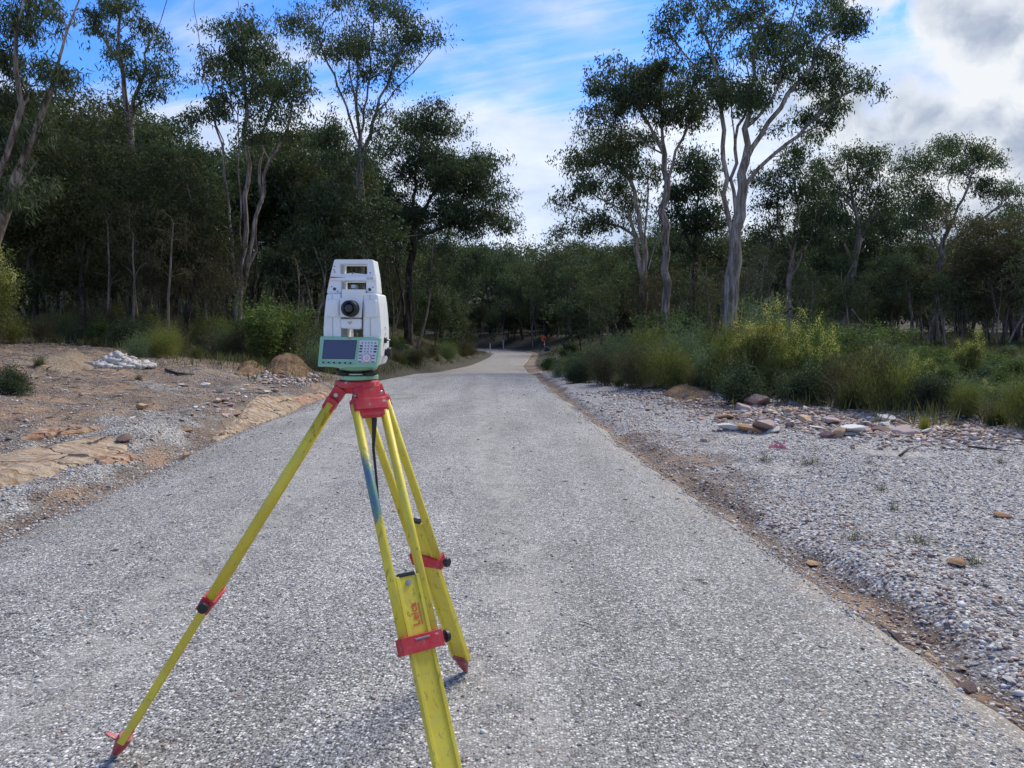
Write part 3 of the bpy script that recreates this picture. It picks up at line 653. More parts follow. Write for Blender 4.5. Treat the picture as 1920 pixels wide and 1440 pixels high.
# ------------------------------------------------------------------ forest trees (shapes shared by copies)
def forest_kind(seed, bark, leaf, H, crown0, width, n, sig, L, W, droop=.9, ntip=46, lean=.06, forks=2, rb=.14):
    rng = np.random.default_rng(seed); l1 = rng.normal(0, lean, 2)
    def ax(z): return np.array([l1[0] * z + .25 * math.sin(z * .6 + seed), l1[1] * z + .2 * math.cos(z * .5 + seed * 2), z])
    stems = [[ax(z) for z in np.linspace(0, H * .88, 7)]]
    for i in range(forks):
        z0 = H * rng.uniform(.2, .55); an = rng.uniform(0, 6.28); hh = H * rng.uniform(.3, .45)
        dv = np.array([math.cos(an), math.sin(an), 0]) * width * rng.uniform(.4, .7)
        stems.append([ax(z0), ax(z0) + dv * .5 + (0, 0, hh * .5), ax(z0) + dv + (0, 0, hh)])
    A = []
    cl = max(6, ntip // 4)
    for i in range(cl):
        z = H * (crown0 + (1 - crown0) * rng.random() ** .8); q = (z / H - crown0) / (1 - crown0)
        rr = width * math.sqrt(max(.1, 1 - (q * 1.05 - .35) ** 2 * 1.6)) * rng.random() ** .5; an = rng.uniform(0, 6.28)
        c0 = ax(min(z, H)) + np.array([math.cos(an) * rr, math.sin(an) * rr, 0])
        for _ in range(4): A.append(c0 + rng.normal(0, .55, 3) * (1, 1, .7))
    pos, par, pl, tips = grow(stems, A, rng, step=.7)
    tm = skeleton_mesh('trunk', pos, par, pl, rb, [M[bark]], sides=6)
    V, T = crown_leaves(pos[tips], rng, n * .8, sig, L, W, droop=droop)
    return tm, leaves_mesh('crown', V, T, [M[leaf]])
KINDS = {
    'dark_a': forest_kind(101, 'bark_dark', 'leaf_dark', 11, .50, 2.3, 105, .50, .27, .10, ntip=60),
    'dark_b': forest_kind(102, 'bark_dark', 'leaf_oak', 10, .42, 2.1, 150, .50, .26, .07, droop=.4, ntip=64, forks=3),
    'dark_c': forest_kind(103, 'bark_dark', 'leaf_gum', 12, .55, 2.2, 95, .48, .26, .10, ntip=56, lean=.08),
    'grey_a': forest_kind(104, 'bark_grey', 'leaf_gum', 12, .52, 2.6, 95, .52, .26, .10, ntip=60, forks=3),
    'grey_b': forest_kind(105, 'bark_grey', 'leaf_dark', 10, .48, 2.2, 105, .5, .26, .10, ntip=56, lean=.1),
    'pale_a': forest_kind(106, 'bark_pale', 'leaf_gum', 11, .5, 1.9, 85, .46, .24, .09, ntip=44, rb=.11, lean=.07),
    'pale_b': forest_kind(107, 'bark_pale', 'leaf_gum', 9, .45, 1.6, 80, .44, .24, .09, ntip=36, rb=.09, forks=1, lean=.14),
    'oak_a': forest_kind(108, 'bark_dark', 'leaf_oak', 9, .16, 1.9, 190, .48, .25, .055, droop=.3, ntip=72, forks=3),
    'low_a': forest_kind(109, 'bark_dark', 'leaf_dark', 6, .12, 2.0, 130, .5, .22, .10, ntip=60, forks=3, rb=.08),
}
KINDS['bare_a'] = forest_kind(110, 'bark_pale', 'leaf_brown', 9, .3, 2.0, 7, .4, .2, .07, ntip=90, forks=4, rb=.09, lean=.1)
KINDS['bare_b'] = forest_kind(111, 'bark_grey', 'leaf_brown', 8, .25, 2.2, 12, .4, .2, .06, ntip=100, forks=4, rb=.08, lean=.16)
KINDS['brown_a'] = forest_kind(112, 'bark_dark', 'leaf_brown', 8, .25, 1.8, 110, .48, .24, .06, ntip=60, forks=3, rb=.1)
NAMES = {'bare': 'dead_tree', 'brown': 'gum_tree', 'dark': 'gum_tree', 'grey': 'gum_tree', 'pale': 'gum_tree', 'oak': 'sheoak_tree', 'low': 'understory_tree'}
LAB = {
    ('dark', 'l'): ('dark trunked gum standing in the thick forest left of the road', 'dark gums in the forest left of the road'),
    ('grey', 'l'): ('grey stemmed gum among the thick forest left of the road', 'grey gums in the forest left of the road'),
    ('pale', 'l'): ('thin pale trunked gum inside the forest left of the road', 'pale gums in the forest left of the road'),
    ('oak', 'l'): ('bushy olive sheoak with fine needles in the forest left of the road', 'sheoaks left of the road'),
    ('low', 'l'): ('low leafy understory tree filling the forest left of the road', 'understory trees left of the road'),
    ('dark', 'r'): ('dark trunked gum in the shaded forest right of the road', 'dark gums in the forest right of the road'),
    ('grey', 'r'): ('grey stemmed gum among the shaded forest right of the road', 'grey gums in the forest right of the road'),
    ('pale', 'r'): ('thin pale trunked gum leaning in the shaded forest right of the road', 'pale gums in the forest right of the road'),
    ('oak', 'r'): ('bushy olive sheoak with fine needles in the forest right of the road', 'sheoaks right of the road'),
    ('low', 'r'): ('low leafy understory tree filling the forest right of the road', 'understory trees right of the road'),
    ('dark', 'c'): ('dark trunked gum in the forest wall across the end of the road', 'dark gums across the end of the road'),
    ('grey', 'c'): ('grey stemmed gum in the forest wall across the end of the road', 'grey gums across the end of the road'),
    ('pale', 'c'): ('thin pale trunked gum in the forest wall across the end of the road', 'pale gums across the end of the road'),
    ('oak', 'c'): ('bushy olive sheoak in the forest wall across the end of the road', 'sheoaks across the end of the road'),
    ('low', 'c'): ('low leafy understory tree across the end of the road', 'understory trees across the end of the road'),
}
for sd_, wh in (('l', 'left of the road'), ('r', 'right of the road'), ('c', 'across the end of the road')):
    LAB[('bare', sd_)] = ('nearly bare branchy tree', 'nearly bare trees ' + wh); LAB[('brown', sd_)] = ('brown leaved tree', 'brown leaved trees ' + wh)
frng = random.Random(5)
def cap(l):
    for a, b_ in ((', just ', ', '), (', well ', ', '), ('straight ', ''), (' streaked', ''), (' of bright green leaves', ''), (' through the scrub', ''), ('rounded ', ''), ('nearly leafless ', 'leafless '), (' in the scrub', ''), (', in line with', ' in line with'), (' by the forest', ''), (' near the bend', ''), ('tuft of long dry grass', 'dry grass tuft'), ('far back in the forest', 'far back'), (' grey green', ' green'), ('leafless grey twiggy', 'grey twiggy'), (' under the trees', '')):
        if len(l.split()) > 16: l = l.replace(a, b_)
    return l
MARKS = [(-200, 'outside the left edge'), (15, 'the leaning pale limb'), (246, 'the slender forked gum'), (450, 'the many stemmed gum'), (670, 'the instrument'), (768, 'the broad dark gum'),
         (880, 'the inner guide post'), (1018, 'the orange target'), (1201, 'the white trunked gum'), (1300, 'the straight brown streaked trunk'), (1372, 'the giant tree'), (1480, 'the bushy gum'), (1590, 'the crooked grey trunk'), (1755, 'the flat topped gum'), (1900, 'the right edge gum')]
def near_mark(x, y):
    px = 960 + F_PX * x / y; m_ = min(MARKS[1:], key=lambda q: abs(q[0] - px)); dd = px - m_[0]
    w_ = 'in line with' if abs(dd) < 18 else ('just ' if abs(dd) < 45 else 'well ') + ('left of' if dd < 0 else 'right of')
    return w_ + ' ' + m_[1]
SHORT = {'dark': 'dark trunked gum', 'grey': 'grey stemmed gum', 'pale': 'thin pale trunked gum', 'oak': 'olive needled sheoak', 'low': 'low understory tree', 'bare': 'nearly bare branchy tree', 'brown': 'brown leaved tree'}
def plant(kind, x, y, h, side):
    tm, cm = KINDS[kind]; kd = kind.split('_')[0]; lab, grp = LAB[(kd, side)]
    ref = 91 if side == 'c' else 0; dp = y - (ref - 25 if ref else 0)
    row_ = 'in the front row' if dp < 35 else 'one row back' if dp < 45 else 'two rows back' if dp < 54 else 'deep in the forest' if dp < 70 else 'far back in the forest'
    if side == 'c': row_ = 'beyond the road end'
    size = ('tall ' if h > 13 else 'short ' if h < 8 else '') if kd != 'low' else ''
    lab = size + SHORT[kd] + ' ' + row_ + ', ' + near_mark(x, y)
    base_h = {'dark_a': 11, 'dark_b': 10, 'dark_c': 12, 'grey_a': 12, 'grey_b': 10, 'pale_a': 11, 'pale_b': 9, 'oak_a': 9, 'low_a': 6, 'bare_a': 9, 'bare_b': 8, 'brown_a': 8}[kind]
    e = empty(NAMES[kd], (x, y, gz(x, y) - .1), cap(lab), 'tree', grp, frng.uniform(0, 6.28))
    s_ = h / base_h; wd = s_ * frng.uniform(.9, 1.15); e.scale = (wd, wd, s_)
    link('trunk', tm, e); link('crown', cm, e)
def top_h(px, d, py):                         # height needed for a crown top to reach a picture row
    p = P(px, py, d); return p[2] - gz(p[0], p[1])
# rows: (px range, depth range, top row at picture, count, kinds, side)
def row(px0, px1, d0, d1, tops, cnt, kinds, side, jit=25):
    for i in range(cnt):
        px = px0 + (px1 - px0) * (i + frng.uniform(.1, .9)) / cnt; d = frng.uniform(d0, d1)
        ty = np.interp(px, [q[0] for q in tops], [q[1] for q in tops]) + frng.uniform(-.3, 1) * jit
        h = min(19, max(4, top_h(px, d, ty))); p = P(px, 600, d)
        s_, _ = road_info(p[0], d)
        if abs(s_[0]) < 1.8: continue
        plant(frng.choice(kinds), p[0], d, h, side)
LT = [(-200, 160), (60, 200), (130, 185), (200, 188), (300, 240), (420, 270), (560, 250), (640, 270), (720, 330), (800, 380), (880, 440)]
row(-150, 420, 27, 34, [(q, r + 60) for q, r in LT], 13, ['dark_a', 'dark_b', 'oak_a', 'grey_a', 'dark_b'], 'l')
row(-200, 700, 35, 45, [(q, r + 15) for q, r in LT], 22, ['dark_a', 'dark_b', 'dark_c', 'oak_a', 'grey_b'], 'l')
row(-200, 860, 46, 60, [(q, r) for q, r in LT], 26, ['dark_a', 'dark_b', 'dark_c', 'grey_a', 'pale_a'], 'l')
row(-200, 880, 62, 82, [(q, r + 40) for q, r in LT], 26, ['dark_a', 'dark_c', 'grey_b', 'pale_b'], 'l')
row(700, 880, 50, 78, [(-200, 540), (900, 560)], 9, ['low_a', 'oak_a'], 'l', 40)
row(-150, 640, 34, 70, [(-200, 520), (900, 540)], 8, ['low_a', 'low_a', 'oak_a'], 'l', 40)
CT = [(820, 455), (900, 455), (960, 470), (1010, 480), (1060, 470), (1140, 470), (1200, 460)]
row(800, 1180, 93, 118, CT, 22, ['dark_a', 'dark_c', 'grey_b', 'pale_b', 'grey_a', 'oak_a'], 'c', 50)
row(800, 1180, 119, 145, CT, 16, ['dark_a', 'dark_b', 'grey_b', 'pale_a'], 'c', 12)
row(800, 1200, 95, 108, [(800, 600), (1180, 600)], 26, ['low_a', 'oak_a'], 'c', 25)
row(780, 1200, 106, 120, [(800, 585), (1180, 585)], 24, ['low_a', 'low_a', 'oak_a'], 'c', 25)
row(860, 1200, 90, 104, [(800, 480), (1200, 480)], 16, ['pale_a', 'pale_b', 'dark_a', 'grey_b'], 'c', 60)
row(-180, 860, 33, 58, [(-200, 330), (860, 430)], 30, ['pale_a', 'pale_b', 'pale_b', 'grey_b'], 'l', 90)
row(1120, 2080, 37, 62, [(1040, 470), (2100, 460)], 28, ['pale_a', 'pale_b', 'pale_b', 'grey_b'], 'r', 60)
RT = [(1040, 470), (1120, 470), (1200, 440), (1300, 400), (1400, 420), (1500, 420), (1600, 445), (1700, 450), (1800, 440), (2100, 430)]
row(1080, 2100, 40, 52, [(q, r + 60) for q, r in RT], 17, ['pale_a', 'grey_a', 'dark_a', 'pale_b', 'grey_b'], 'r')
row(1060, 2100, 53, 70, [(q, r + 12) for q, r in RT], 24, ['dark_a', 'grey_a', 'dark_b', 'pale_a', 'grey_b'], 'r')
row(1050, 2150, 71, 95, RT, 26, ['dark_a', 'dark_b', 'dark_c', 'grey_b'], 'r')
row(1080, 2100, 42, 85, [(1000, 575), (2100, 570)], 15, ['low_a', 'low_a', 'oak_a'], 'r', 30)
row(-180, 860, 29, 44, [(-200, 440), (860, 500)], 20, ['bare_a', 'bare_b', 'bare_a', 'brown_a'], 'l', 70)
row(1120, 2080, 36, 50, [(1040, 500), (2100, 490)], 18, ['bare_a', 'bare_b', 'bare_b', 'pale_b', 'bare_a', 'brown_a'], 'r', 50)
row(840, 1190, 90, 102, [(800, 530), (1200, 530)], 12, ['bare_a', 'bare_b', 'pale_b'], 'c', 40)
row(1080, 2150, 84, 100, [(1000, 575), (2150, 570)], 34, ['low_a', 'low_a', 'oak_a'], 'r', 25)
row(-200, 800, 80, 96, [(-200, 560), (800, 570)], 26, ['low_a', 'low_a', 'oak_a'], 'l', 25)
row(1420, 1960, 46, 60, [(1420, 370), (1700, 385), (1960, 400)], 9, ['grey_a', 'pale_a', 'grey_b', 'dark_c'], 'r', 45)
row(200, 420, 26, 32, [(200, 420), (420, 440)], 4, ['brown_a'], 'l', 30)
row(1780, 1960, 40, 46, [(1780, 420), (1960, 400)], 3, ['brown_a'], 'r', 30)
for px, d, ty in [(1412, 37, 470), (1428, 38, 440), (1392, 39, 480), (1445, 41, 450), (1330, 40, 470), (1285, 42, 480)]:
    p = P(px, 600, d); plant('bare_a', p[0], d, top_h(px, d, ty), 'r')

def woodland(name, y0, y1, cnt, seed):
    """far slope: hundreds of small crowns that read as one mass"""
    rng = np.random.default_rng(seed); y = rng.uniform(y0, y1, cnt); x = rng.uniform(-1, 1, cnt) * (y * .95 + 10)
    z = ground(x, y, False); h = rng.uniform(8, 13, cnt)
    cen = []; 
    for i in range(cnt):
        k_ = 150
        v = rng.normal(size=(k_, 3)); v /= np.linalg.norm(v, axis=1)[:, None]; v *= rng.random(k_)[:, None] ** .3
        cen.append(np.array([x[i], y[i], z[i] + h[i] * .62]) + v * (2.6, 2.6, h[i] * .36))
    cen = np.concatenate(cen); d = rng.normal(size=cen.shape); V, T = leaf_arrays(cen, d, .8, .5, rng)
    tag(link(name, leaves_mesh(name, V, T, [M['leaf_dark']])), 'distant wooded ridge closing the view beyond the road', 'woodland', kind='stuff')
woodland('woodland', 120, 330, 1500, 71)
def treeside(name, seed, sgn, label):
    rng = np.random.default_rng(seed); cnt = 170; y = rng.uniform(72, 125, cnt); x = sgn * rng.uniform(20, 130, cnt)
    s_, _ = road_info(x, y); ok = (np.abs(s_) > 6) & ((np.abs(x) > y * .22) if sgn > 0 else (np.abs(x) > y * .1 + 8)); x, y = x[ok], y[ok]; z = ground(x, y, False)
    cen = []
    for i in range(len(x)):
        h = rng.uniform(7, 11); k_ = 170; v = rng.normal(size=(k_, 3)); v /= np.linalg.norm(v, axis=1)[:, None]; v *= rng.random(k_)[:, None] ** .33
        cen.append(np.array([x[i], y[i], z[i] + h * .55]) + v * (2.4, 2.4, h * .45))
    cen = np.concatenate(cen); V, T = leaf_arrays(cen, rng.normal(size=cen.shape), .55, .3, rng)
    tag(link(name, leaves_mesh(name, V, T, [M['leaf_dark']])), label, 'forest', kind='stuff')
treeside('forest', 72, -1, 'dense forest foliage deep behind the trees left of the road')
def midmass():
    rng = np.random.default_rng(74); cnt = 170; y = rng.uniform(112, 150, cnt); x = rng.uniform(-45, 60, cnt); s_, _ = road_info(x, y); ok = np.abs(s_) > 3; x, y = x[ok], y[ok]; z = ground(x, y, False); cen = []
    for i in range(len(x)):
        h = rng.uniform(5, 10); k_ = 200; v = rng.normal(size=(k_, 3)); v /= np.linalg.norm(v, axis=1)[:, None]; v *= rng.random(k_)[:, None] ** .33
        cen.append(np.array([x[i], y[i], z[i] + h * .5]) + v * (2.2, 2.2, h * .5))
    cen = np.concatenate(cen); V, T = leaf_arrays(cen, rng.normal(size=cen.shape), .5, .25, rng)
    tag(link('forest', leaves_mesh('forest', V, T, [M['leaf_dark']])), 'dense forest foliage behind the trees across the end of the road', 'forest', kind='stuff')
midmass()
treeside('forest', 73, 1, 'dense forest foliage deep behind the trees right of the road')




# ------------------------------------------------------------------ shrubs
def blades(cen, h, spread, wd, rng, n, curl=.5):
    """n arching blades from each centre"""
    k_ = len(cen) * n; c = np.repeat(cen, n, 0) + rng.normal(0, spread * .18, (k_, 3)) * (1, 1, 0)
    an = rng.uniform(0, 6.28, k_); out = np.stack([np.cos(an), np.sin(an), np.zeros(k_)], 1); sd = np.stack([-np.sin(an), np.cos(an), np.zeros(k_)], 1)
    hh = h * rng.uniform(.45, 1.1, k_)[:, None]; sp = spread * rng.uniform(.1, 1, k_)[:, None]
    V = []
    for t_ in (0, .4, .75, 1):
        p = c + out * sp * t_ ** 1.8 + np.array([0, 0, 1.]) * hh * (t_ - curl * .35 * t_ ** 3); w_ = wd * (1 - .8 * t_)
        V.append(p - sd * w_); V.append(p + sd * w_)
    V = np.stack(V, 1); b = np.arange(k_)[:, None] * 8
    F_ = np.concatenate([b + np.array([[0, 1, 3, 2]]), b + np.array([[2, 3, 5, 4]]), b + np.array([[4, 5, 7, 6]])])
    ti = np.repeat(np.clip(rng.normal(.5, .22, k_), 0, 1), 8)
    return V.reshape(-1, 3), F_, ti
def shrub_kind(seed, style, wdt, h, leaf, L=.07, W=.028, n=55, tips_n=90, flower=0):
    rng = np.random.default_rng(seed)
    if style == 'tussock':
        V, F_, T = blades(np.zeros((1, 3)), h, wdt, .0032 if h > .3 else .0015, rng, tips_n, .8)
        return [('foliage', fast_mesh('foliage', V, F_, 4, {'tint': T}, False, [M[leaf]]))]
    A = []
    lobes = [(rng.uniform(-.6, .6) * wdt, rng.uniform(-.6, .6) * wdt, rng.uniform(.45, .85) * h) for _ in range(7)] + [(0, 0, h * .85)]
    for i in range(tips_n):
        l = lobes[rng.integers(0, len(lobes))]; v = rng.normal(size=3); v /= np.linalg.norm(v); v *= rng.random() ** .4 * wdt * .42
        p = np.array(l) + v * (1, 1, .55 if style != 'wispy' else 1.1); p[2] = max(.12 * h, min(p[2], h)); 
        if rng.random() < .25: p[2] *= .45
        elif rng.random() < .14: p = p * (1.25, 1.25, 1.0); p[2] = min(p[2] * 1.3 + .12 * h, h * 1.3)
        A.append(p)
    stems = [[np.array([0, 0, -.05]), np.array([.02, .01, .12 * h])]] + [[np.array([0, 0, -.05]), np.array([math.cos(q), math.sin(q), 1.6]) * h * .2] for q in rng.uniform(0, 6.28, 5)]
    pos, par, pl, tips = grow(stems, A, rng, step=.22, alpha=.6)
    tm = skeleton_mesh('stem', pos, par, pl, .03 if style != 'bare' else .025, [M['twig']], rmin=.0035, sides=5)
    out = [('stem', tm)]
    if style == 'bare': n = 10
    tp = pos[tips]; nn = int(n)
    if style == 'wispy':
        c = np.repeat(tp, nn, 0) + rng.normal(0, .13, (len(tp) * nn, 3)) * (1, 1, 1.5); c[:, 2] = np.maximum(c[:, 2], .03)
        d = rng.normal(size=c.shape) * .38; d[:, 2] += 1; d[:, :2] += c[:, :2] * .35
    else:
        c = np.repeat(tp, nn, 0) + rng.normal(0, .11, (len(tp) * nn, 3)); d = rng.normal(size=c.shape); d[:, 2] += .5; d[:, :2] += c[:, :2] * .5
    V, T = leaf_arrays(c, d, L, W, rng, np.clip(np.repeat(rng.uniform(.2, .7, len(tp)), nn) + rng.normal(0, .12, len(c)), 0, .95))
    out.append(('foliage', leaves_mesh('foliage', V, T, [M[leaf]])))
    if flower:
        ft = tp[np.argsort(-tp[:, 2] - np.abs(tp[:, 0]) * .3)[:flower]]; c = np.repeat(ft, 60, 0)
        c = c + rng.normal(0, .05, c.shape) + np.array([0, 0, 1]) * rng.uniform(-.12, .14, len(c))[:, None]
        V, T = leaf_arrays(c, rng.normal(size=c.shape), .028, .028, rng); out.append(('flowers', leaves_mesh('flowers', V, T, [M['flower']])))
    return out
SH = {
    'leafy': shrub_kind(201, 'round', .75, 1.2, 'leaf_bush', .075, .032, 70, 110),
    'leafy2': shrub_kind(202, 'round', .8, 1.4, 'leaf_bush', .085, .03, 60, 110),
    'dark': shrub_kind(203, 'round', .7, .8, 'leaf_dark', .05, .022, 95, 110),
    'olive': shrub_kind(204, 'wispy', .7, 1.3, 'leaf_olive', .10, .012, 90, 120),
    'olive2': shrub_kind(205, 'wispy', .8, 1.1, 'leaf_olive', .11, .012, 80, 120),
    'grey': shrub_kind(206, 'round', .75, 1.5, 'leaf_grey', .11, .022, 60, 110),
    'wattle': shrub_kind(207, 'round', .8, 1.6, 'leaf_olive', .09, .016, 85, 110, flower=44),
    'wattle2': shrub_kind(208, 'wispy', .8, 1.5, 'leaf_bush', .09, .014, 80, 110, flower=30),
    'bare': shrub_kind(209, 'bare', .7, 1.3, 'leaf_brown', .06, .02, 12, 120),
    'heath': shrub_kind(210, 'wispy', .6, .8, 'leaf_brown', .07, .012, 80, 90),
    'heath2': shrub_kind(211, 'wispy', .65, .8, 'leaf_grey', .07, .011, 80, 90),
    'tussock': shrub_kind(212, 'tussock', .4, .6, 'grass', tips_n=480),
    'lime': shrub_kind(213, 'tussock', .35, .55, 'lime', tips_n=260),
    'weed': shrub_kind(214, 'tussock', .16, .22, 'grass', tips_n=90),
}
SLAB = {'leafy': 'rounded bush of bright green leaves', 'leafy2': 'rounded bush of bright green leaves', 'dark': 'low dense dark green bush', 'olive': 'feathery olive green shrub',
        'olive2': 'feathery olive green shrub', 'grey': 'upright shrub of long grey green leaves', 'wattle': 'shrub carrying pale yellow wattle blossom', 'wattle2': 'shrub carrying pale yellow wattle blossom',
        'bare': 'nearly leafless grey twiggy shrub', 'heath': 'low brownish heath shrub', 'heath2': 'low grey green heath shrub', 'tussock': 'tuft of long dry grass', 'lime': 'yellow green rush clump', 'weed': 'small tuft of thin weeds'}
SBASE = {'leafy': 1.2, 'leafy2': 1.4, 'dark': .8, 'olive': 1.3, 'olive2': 1.1, 'grey': 1.5, 'wattle': 1.6, 'wattle2': 1.5, 'bare': 1.3, 'heath': .8, 'heath2': .8, 'tussock': .6, 'lime': .55, 'weed': .22}
SWID = {'leafy': 1.9, 'leafy2': 2.0, 'dark': 1.7, 'olive': 1.9, 'olive2': 2.0, 'grey': 1.9, 'wattle': 2.0, 'wattle2': 2.0, 'bare': 1.8, 'heath': 1.6, 'heath2': 1.7, 'tussock': .8, 'lime': .7, 'weed': .35}
def shrub(kd, x, y, h, where, label=None, wide=1.0, name=None):
    lab = label or SLAB[kd] + ' ' + where.replace(' right of the road', '').replace(' left of the road', '').replace('at the forest edge', 'by the forest').replace(' plants', '') + ', ' + near_mark(x, y)
    nm = name or {'tussock': 'grass_tuft', 'lime': 'rush_clump', 'weed': 'weed_tuft'}.get(kd, 'shrub')
    e = empty(nm, (x, y, gz(x, y) - .03), cap(lab), 'grass tuft' if kd in ('tussock', 'lime', 'weed') else 'shrub', None if label else SLAB[kd] + ' plants ' + where, frng.uniform(0, 6.28))
    s_ = h / SBASE[kd]; e.scale = (s_ * wide, s_ * wide, s_)
    for nm_, me in SH[kd]: link(nm_, me, e)
    return e
def interp(pts, x): return float(np.interp(x, [p[0] for p in pts], [p[1] for p in pts]))
def shrub_row(px0, px1, n, base, top, kinds, where, jit=12, wide=1.0, dback=(0, 1)):
    for i in range(n):
        px = px0 + (px1 - px0) * (i + frng.random()) / n
        g = G(px, interp(base, px)); 
        d = g[1] + frng.uniform(*dback); q = P(px, 600, d); x = q[0]
        s_, _ = road_info(x, d)
        if abs(s_[0]) < .7: continue
        t_ = interp(top, px) + frng.uniform(-1.0, 1.5) * jit
        h = P(px, t_, d)[2] - gz(x, d); h = min(3.2, max(.35, h)); kd = frng.choice(kinds)
        if kd in ('heath', 'heath2', 'tussock', 'dark'): h = min(h, 1.1)
        shrub(kd, x, d, h, where, wide=wide * (1.0 if h < 1.5 else .8))
RB = [(1010, 702), (1100, 724), (1200, 734), (1330, 745), (1400, 748), (1500, 762), (1600, 780), (1700, 790), (1800, 800), (1930, 826), (2300, 880)]
RTOP = [(1010, 672), (1080, 658), (1150, 648), (1200, 640), (1260, 612), (1330, 640), (1400, 628), (1450, 612), (1520, 640), (1600, 640), (1660, 632), (1720, 655), (1800, 662), (1930, 680), (2300, 700)]
WR = 'in the scrub right of the road'
shrub_row(1015, 2150, 32, RB, [(a, b - .62 * (b - c[1])) for (a, b), c in zip([(p, interp(RB, p)) for p in range(1010, 2300, 90)], [(0, interp(RTOP, p)) for p in range(1010, 2300, 90)])], ['olive2', 'heath2', 'tussock', 'olive', 'heath', 'tussock', 'dark'], 'along the gravel edge right of the road', 8, 1.0, (.7, 1.4))
shrub_row(1020, 2200, 40, RB, [(p, .35 * interp(RB, p) + .65 * interp(RTOP, p)) for p in range(1010, 2300, 90)], ['olive', 'bare', 'heath2', 'wattle', 'grey', 'leafy2', 'wattle2'], WR, 10, 1.15, (1.2, 3.2))
shrub_row(1020, 2200, 42, RB, [(p, .1 * interp(RB, p) + .9 * interp(RTOP, p)) for p in range(1010, 2300, 90)], ['olive', 'bare', 'wattle2', 'leafy', 'grey', 'leafy2', 'wattle'], WR, 14, 1.15, (3.5, 8))
shrub_row(1030, 2200, 34, RB, [(p, interp(RTOP, p) + 3) for p in range(1010, 2300, 90)], ['leafy', 'olive', 'dark', 'grey', 'leafy2', 'olive2'], 'under the trees right of the road', 12, 1.2, (9, 18))
shrub_row(1480, 2250, 26, RB, [(p, interp(RTOP, p) + 6) for p in range(1010, 2300, 90)], ['leafy', 'leafy2', 'dark', 'olive', 'grey'], 'behind the scrub', 16, 1.35, (6, 14))
shrub_row(1040, 2250, 34, RB, [(p, interp(RTOP, p) - 8) for p in range(1010, 2300, 90)], ['dark', 'leafy', 'bare', 'heath', 'leafy2'], 'among the trunks', 14, 1.4, (16, 30))
LB = [(-250, 655), (0, 650), (100, 646), (200, 652), (260, 672), (350, 676), (430, 672), (520, 684), (600, 700), (680, 706), (760, 700), (830, 690), (880, 676)]
LTOP = [(-250, 545), (0, 575), (100, 590), (200, 580), (300, 598), (400, 588), (500, 585), (560, 598), (640, 630), (760, 660), (830, 665), (880, 655)]
WL = 'at the forest edge left of the road'
shrub_row(-200, 640, 20, LB, [(p, .5 * interp(LB, p) + .5 * interp(LTOP, p)) for p in range(-250, 900, 60)], ['bare', 'heath', 'heath2', 'tussock', 'olive2', 'tussock', 'bare'], WL, 8, 1.05, (.2, 1.2))
shrub_row(-220, 700, 24, LB, [(p, .15 * interp(LB, p) + .85 * interp(LTOP, p)) for p in range(-250, 900, 60)], ['bare', 'olive', 'olive2', 'leafy2', 'heath', 'dark'], WL, 12, 1.1, (1.5, 4))
shrub_row(-220, 860, 26, LB, [(p, interp(LTOP, p) + 4) for p in range(-250, 900, 60)], ['leafy', 'olive', 'bare', 'dark', 'leafy2', 'olive2'], 'under the trees left of the road', 12, 1.1, (5, 12))
shrub_row(735, 885, 34, [(735, 694), (885, 668)], [(735, 664), (885, 650)], ['heath', 'tussock', 'heath2', 'tussock', 'heath', 'bare', 'olive2'], 'on the bank near the bend', 6, 1.3, (0, 9))
shrub_row(-220, 860, 36, LB, [(p, interp(LTOP, p) + 2) for p in range(-250, 900, 60)], ['dark', 'bare', 'heath', 'leafy2', 'olive'], 'among the trunks', 14, 1.4, (10, 26))
def named(kd, px, d, ty, label, wide=1.0, by=None):
    if by: g = G(px, by); d = g[1]
    q = P(px, 600, d); h = max(.15, P(px, ty, d)[2] - gz(q[0], d)); shrub(kd, q[0], d, h, '', label, wide)
named('leafy', 508, 26, 588, 'bright green rounded bush below the many stemmed gum', 1.2)
named('leafy2', 185, 23, 600, 'green bush behind the sand mound', 1.1)
named('wattle', -12, 20, 505, 'yellow flowering wattle shrub at the left edge of the forest')
named('wattle', 280, 26, 590, 'yellow flowering wattle shrub behind the thin pale sapling')
named('dark', 1388, 15.2, 690, 'dark green low bush beside the small orange soil mound', .95)
named('wattle', 1500, 18, 632, 'wattle shrub thick with yellow blossom in front of the grey green shrub', 1.1)
named('wattle2', 1555, 16, 650, 'wattle shrub with drooping yellow blossom right of the thickest blossom', 1.1)
named('grey', 1448, 20, 596, 'tallest grey green shrub, standing right of the giant tree trunk', 1.0)
named('leafy', 1262, 27, 602, 'bright green bush left of the giant tree trunk', 1.2)
named('leafy', 1660, 25, 622, 'bright green bush halfway between the giant tree and the frame edge', 1.2)
named('wattle', 1822, 17, 640, 'wattle shrub with a tall pale yellow flower spike', .9)
named('wattle', 1400, 17, 640, 'olive wattle shrub starting the tall clump below the giant tree', 1.1)
named('leafy2', 1352, 19, 645, 'green bush directly in front of the giant tree trunk', 1.1)
named('wattle2', 1480, 16.5, 660, 'wattle shrub hung with yellow blossom low in front of the tall clump', 1.0)
named('wattle', 1425, 16.8, 606, 'tall wattle shrub with yellow flecks, highest of the clump below the giant tree', .9)
named('wattle2', 1520, 17.5, 618, 'tall drooping wattle shrub at the back of the yellow blossom', .95)
named('olive', 1380, 18, 622, 'tall feathery olive shrub hiding the foot of the giant tree', .9)
named('olive', 1215, 24, 628, 'feathery olive shrub in front of the white trunked gum', 1.3)
named('lime', 1742, 0, 762, 'yellow green rush clump at the edge of the scrub', .9, by=805)
named('tussock', 70, 0, 655, 'grey dry grass tuft on the sand mound', 1.0, by=690)
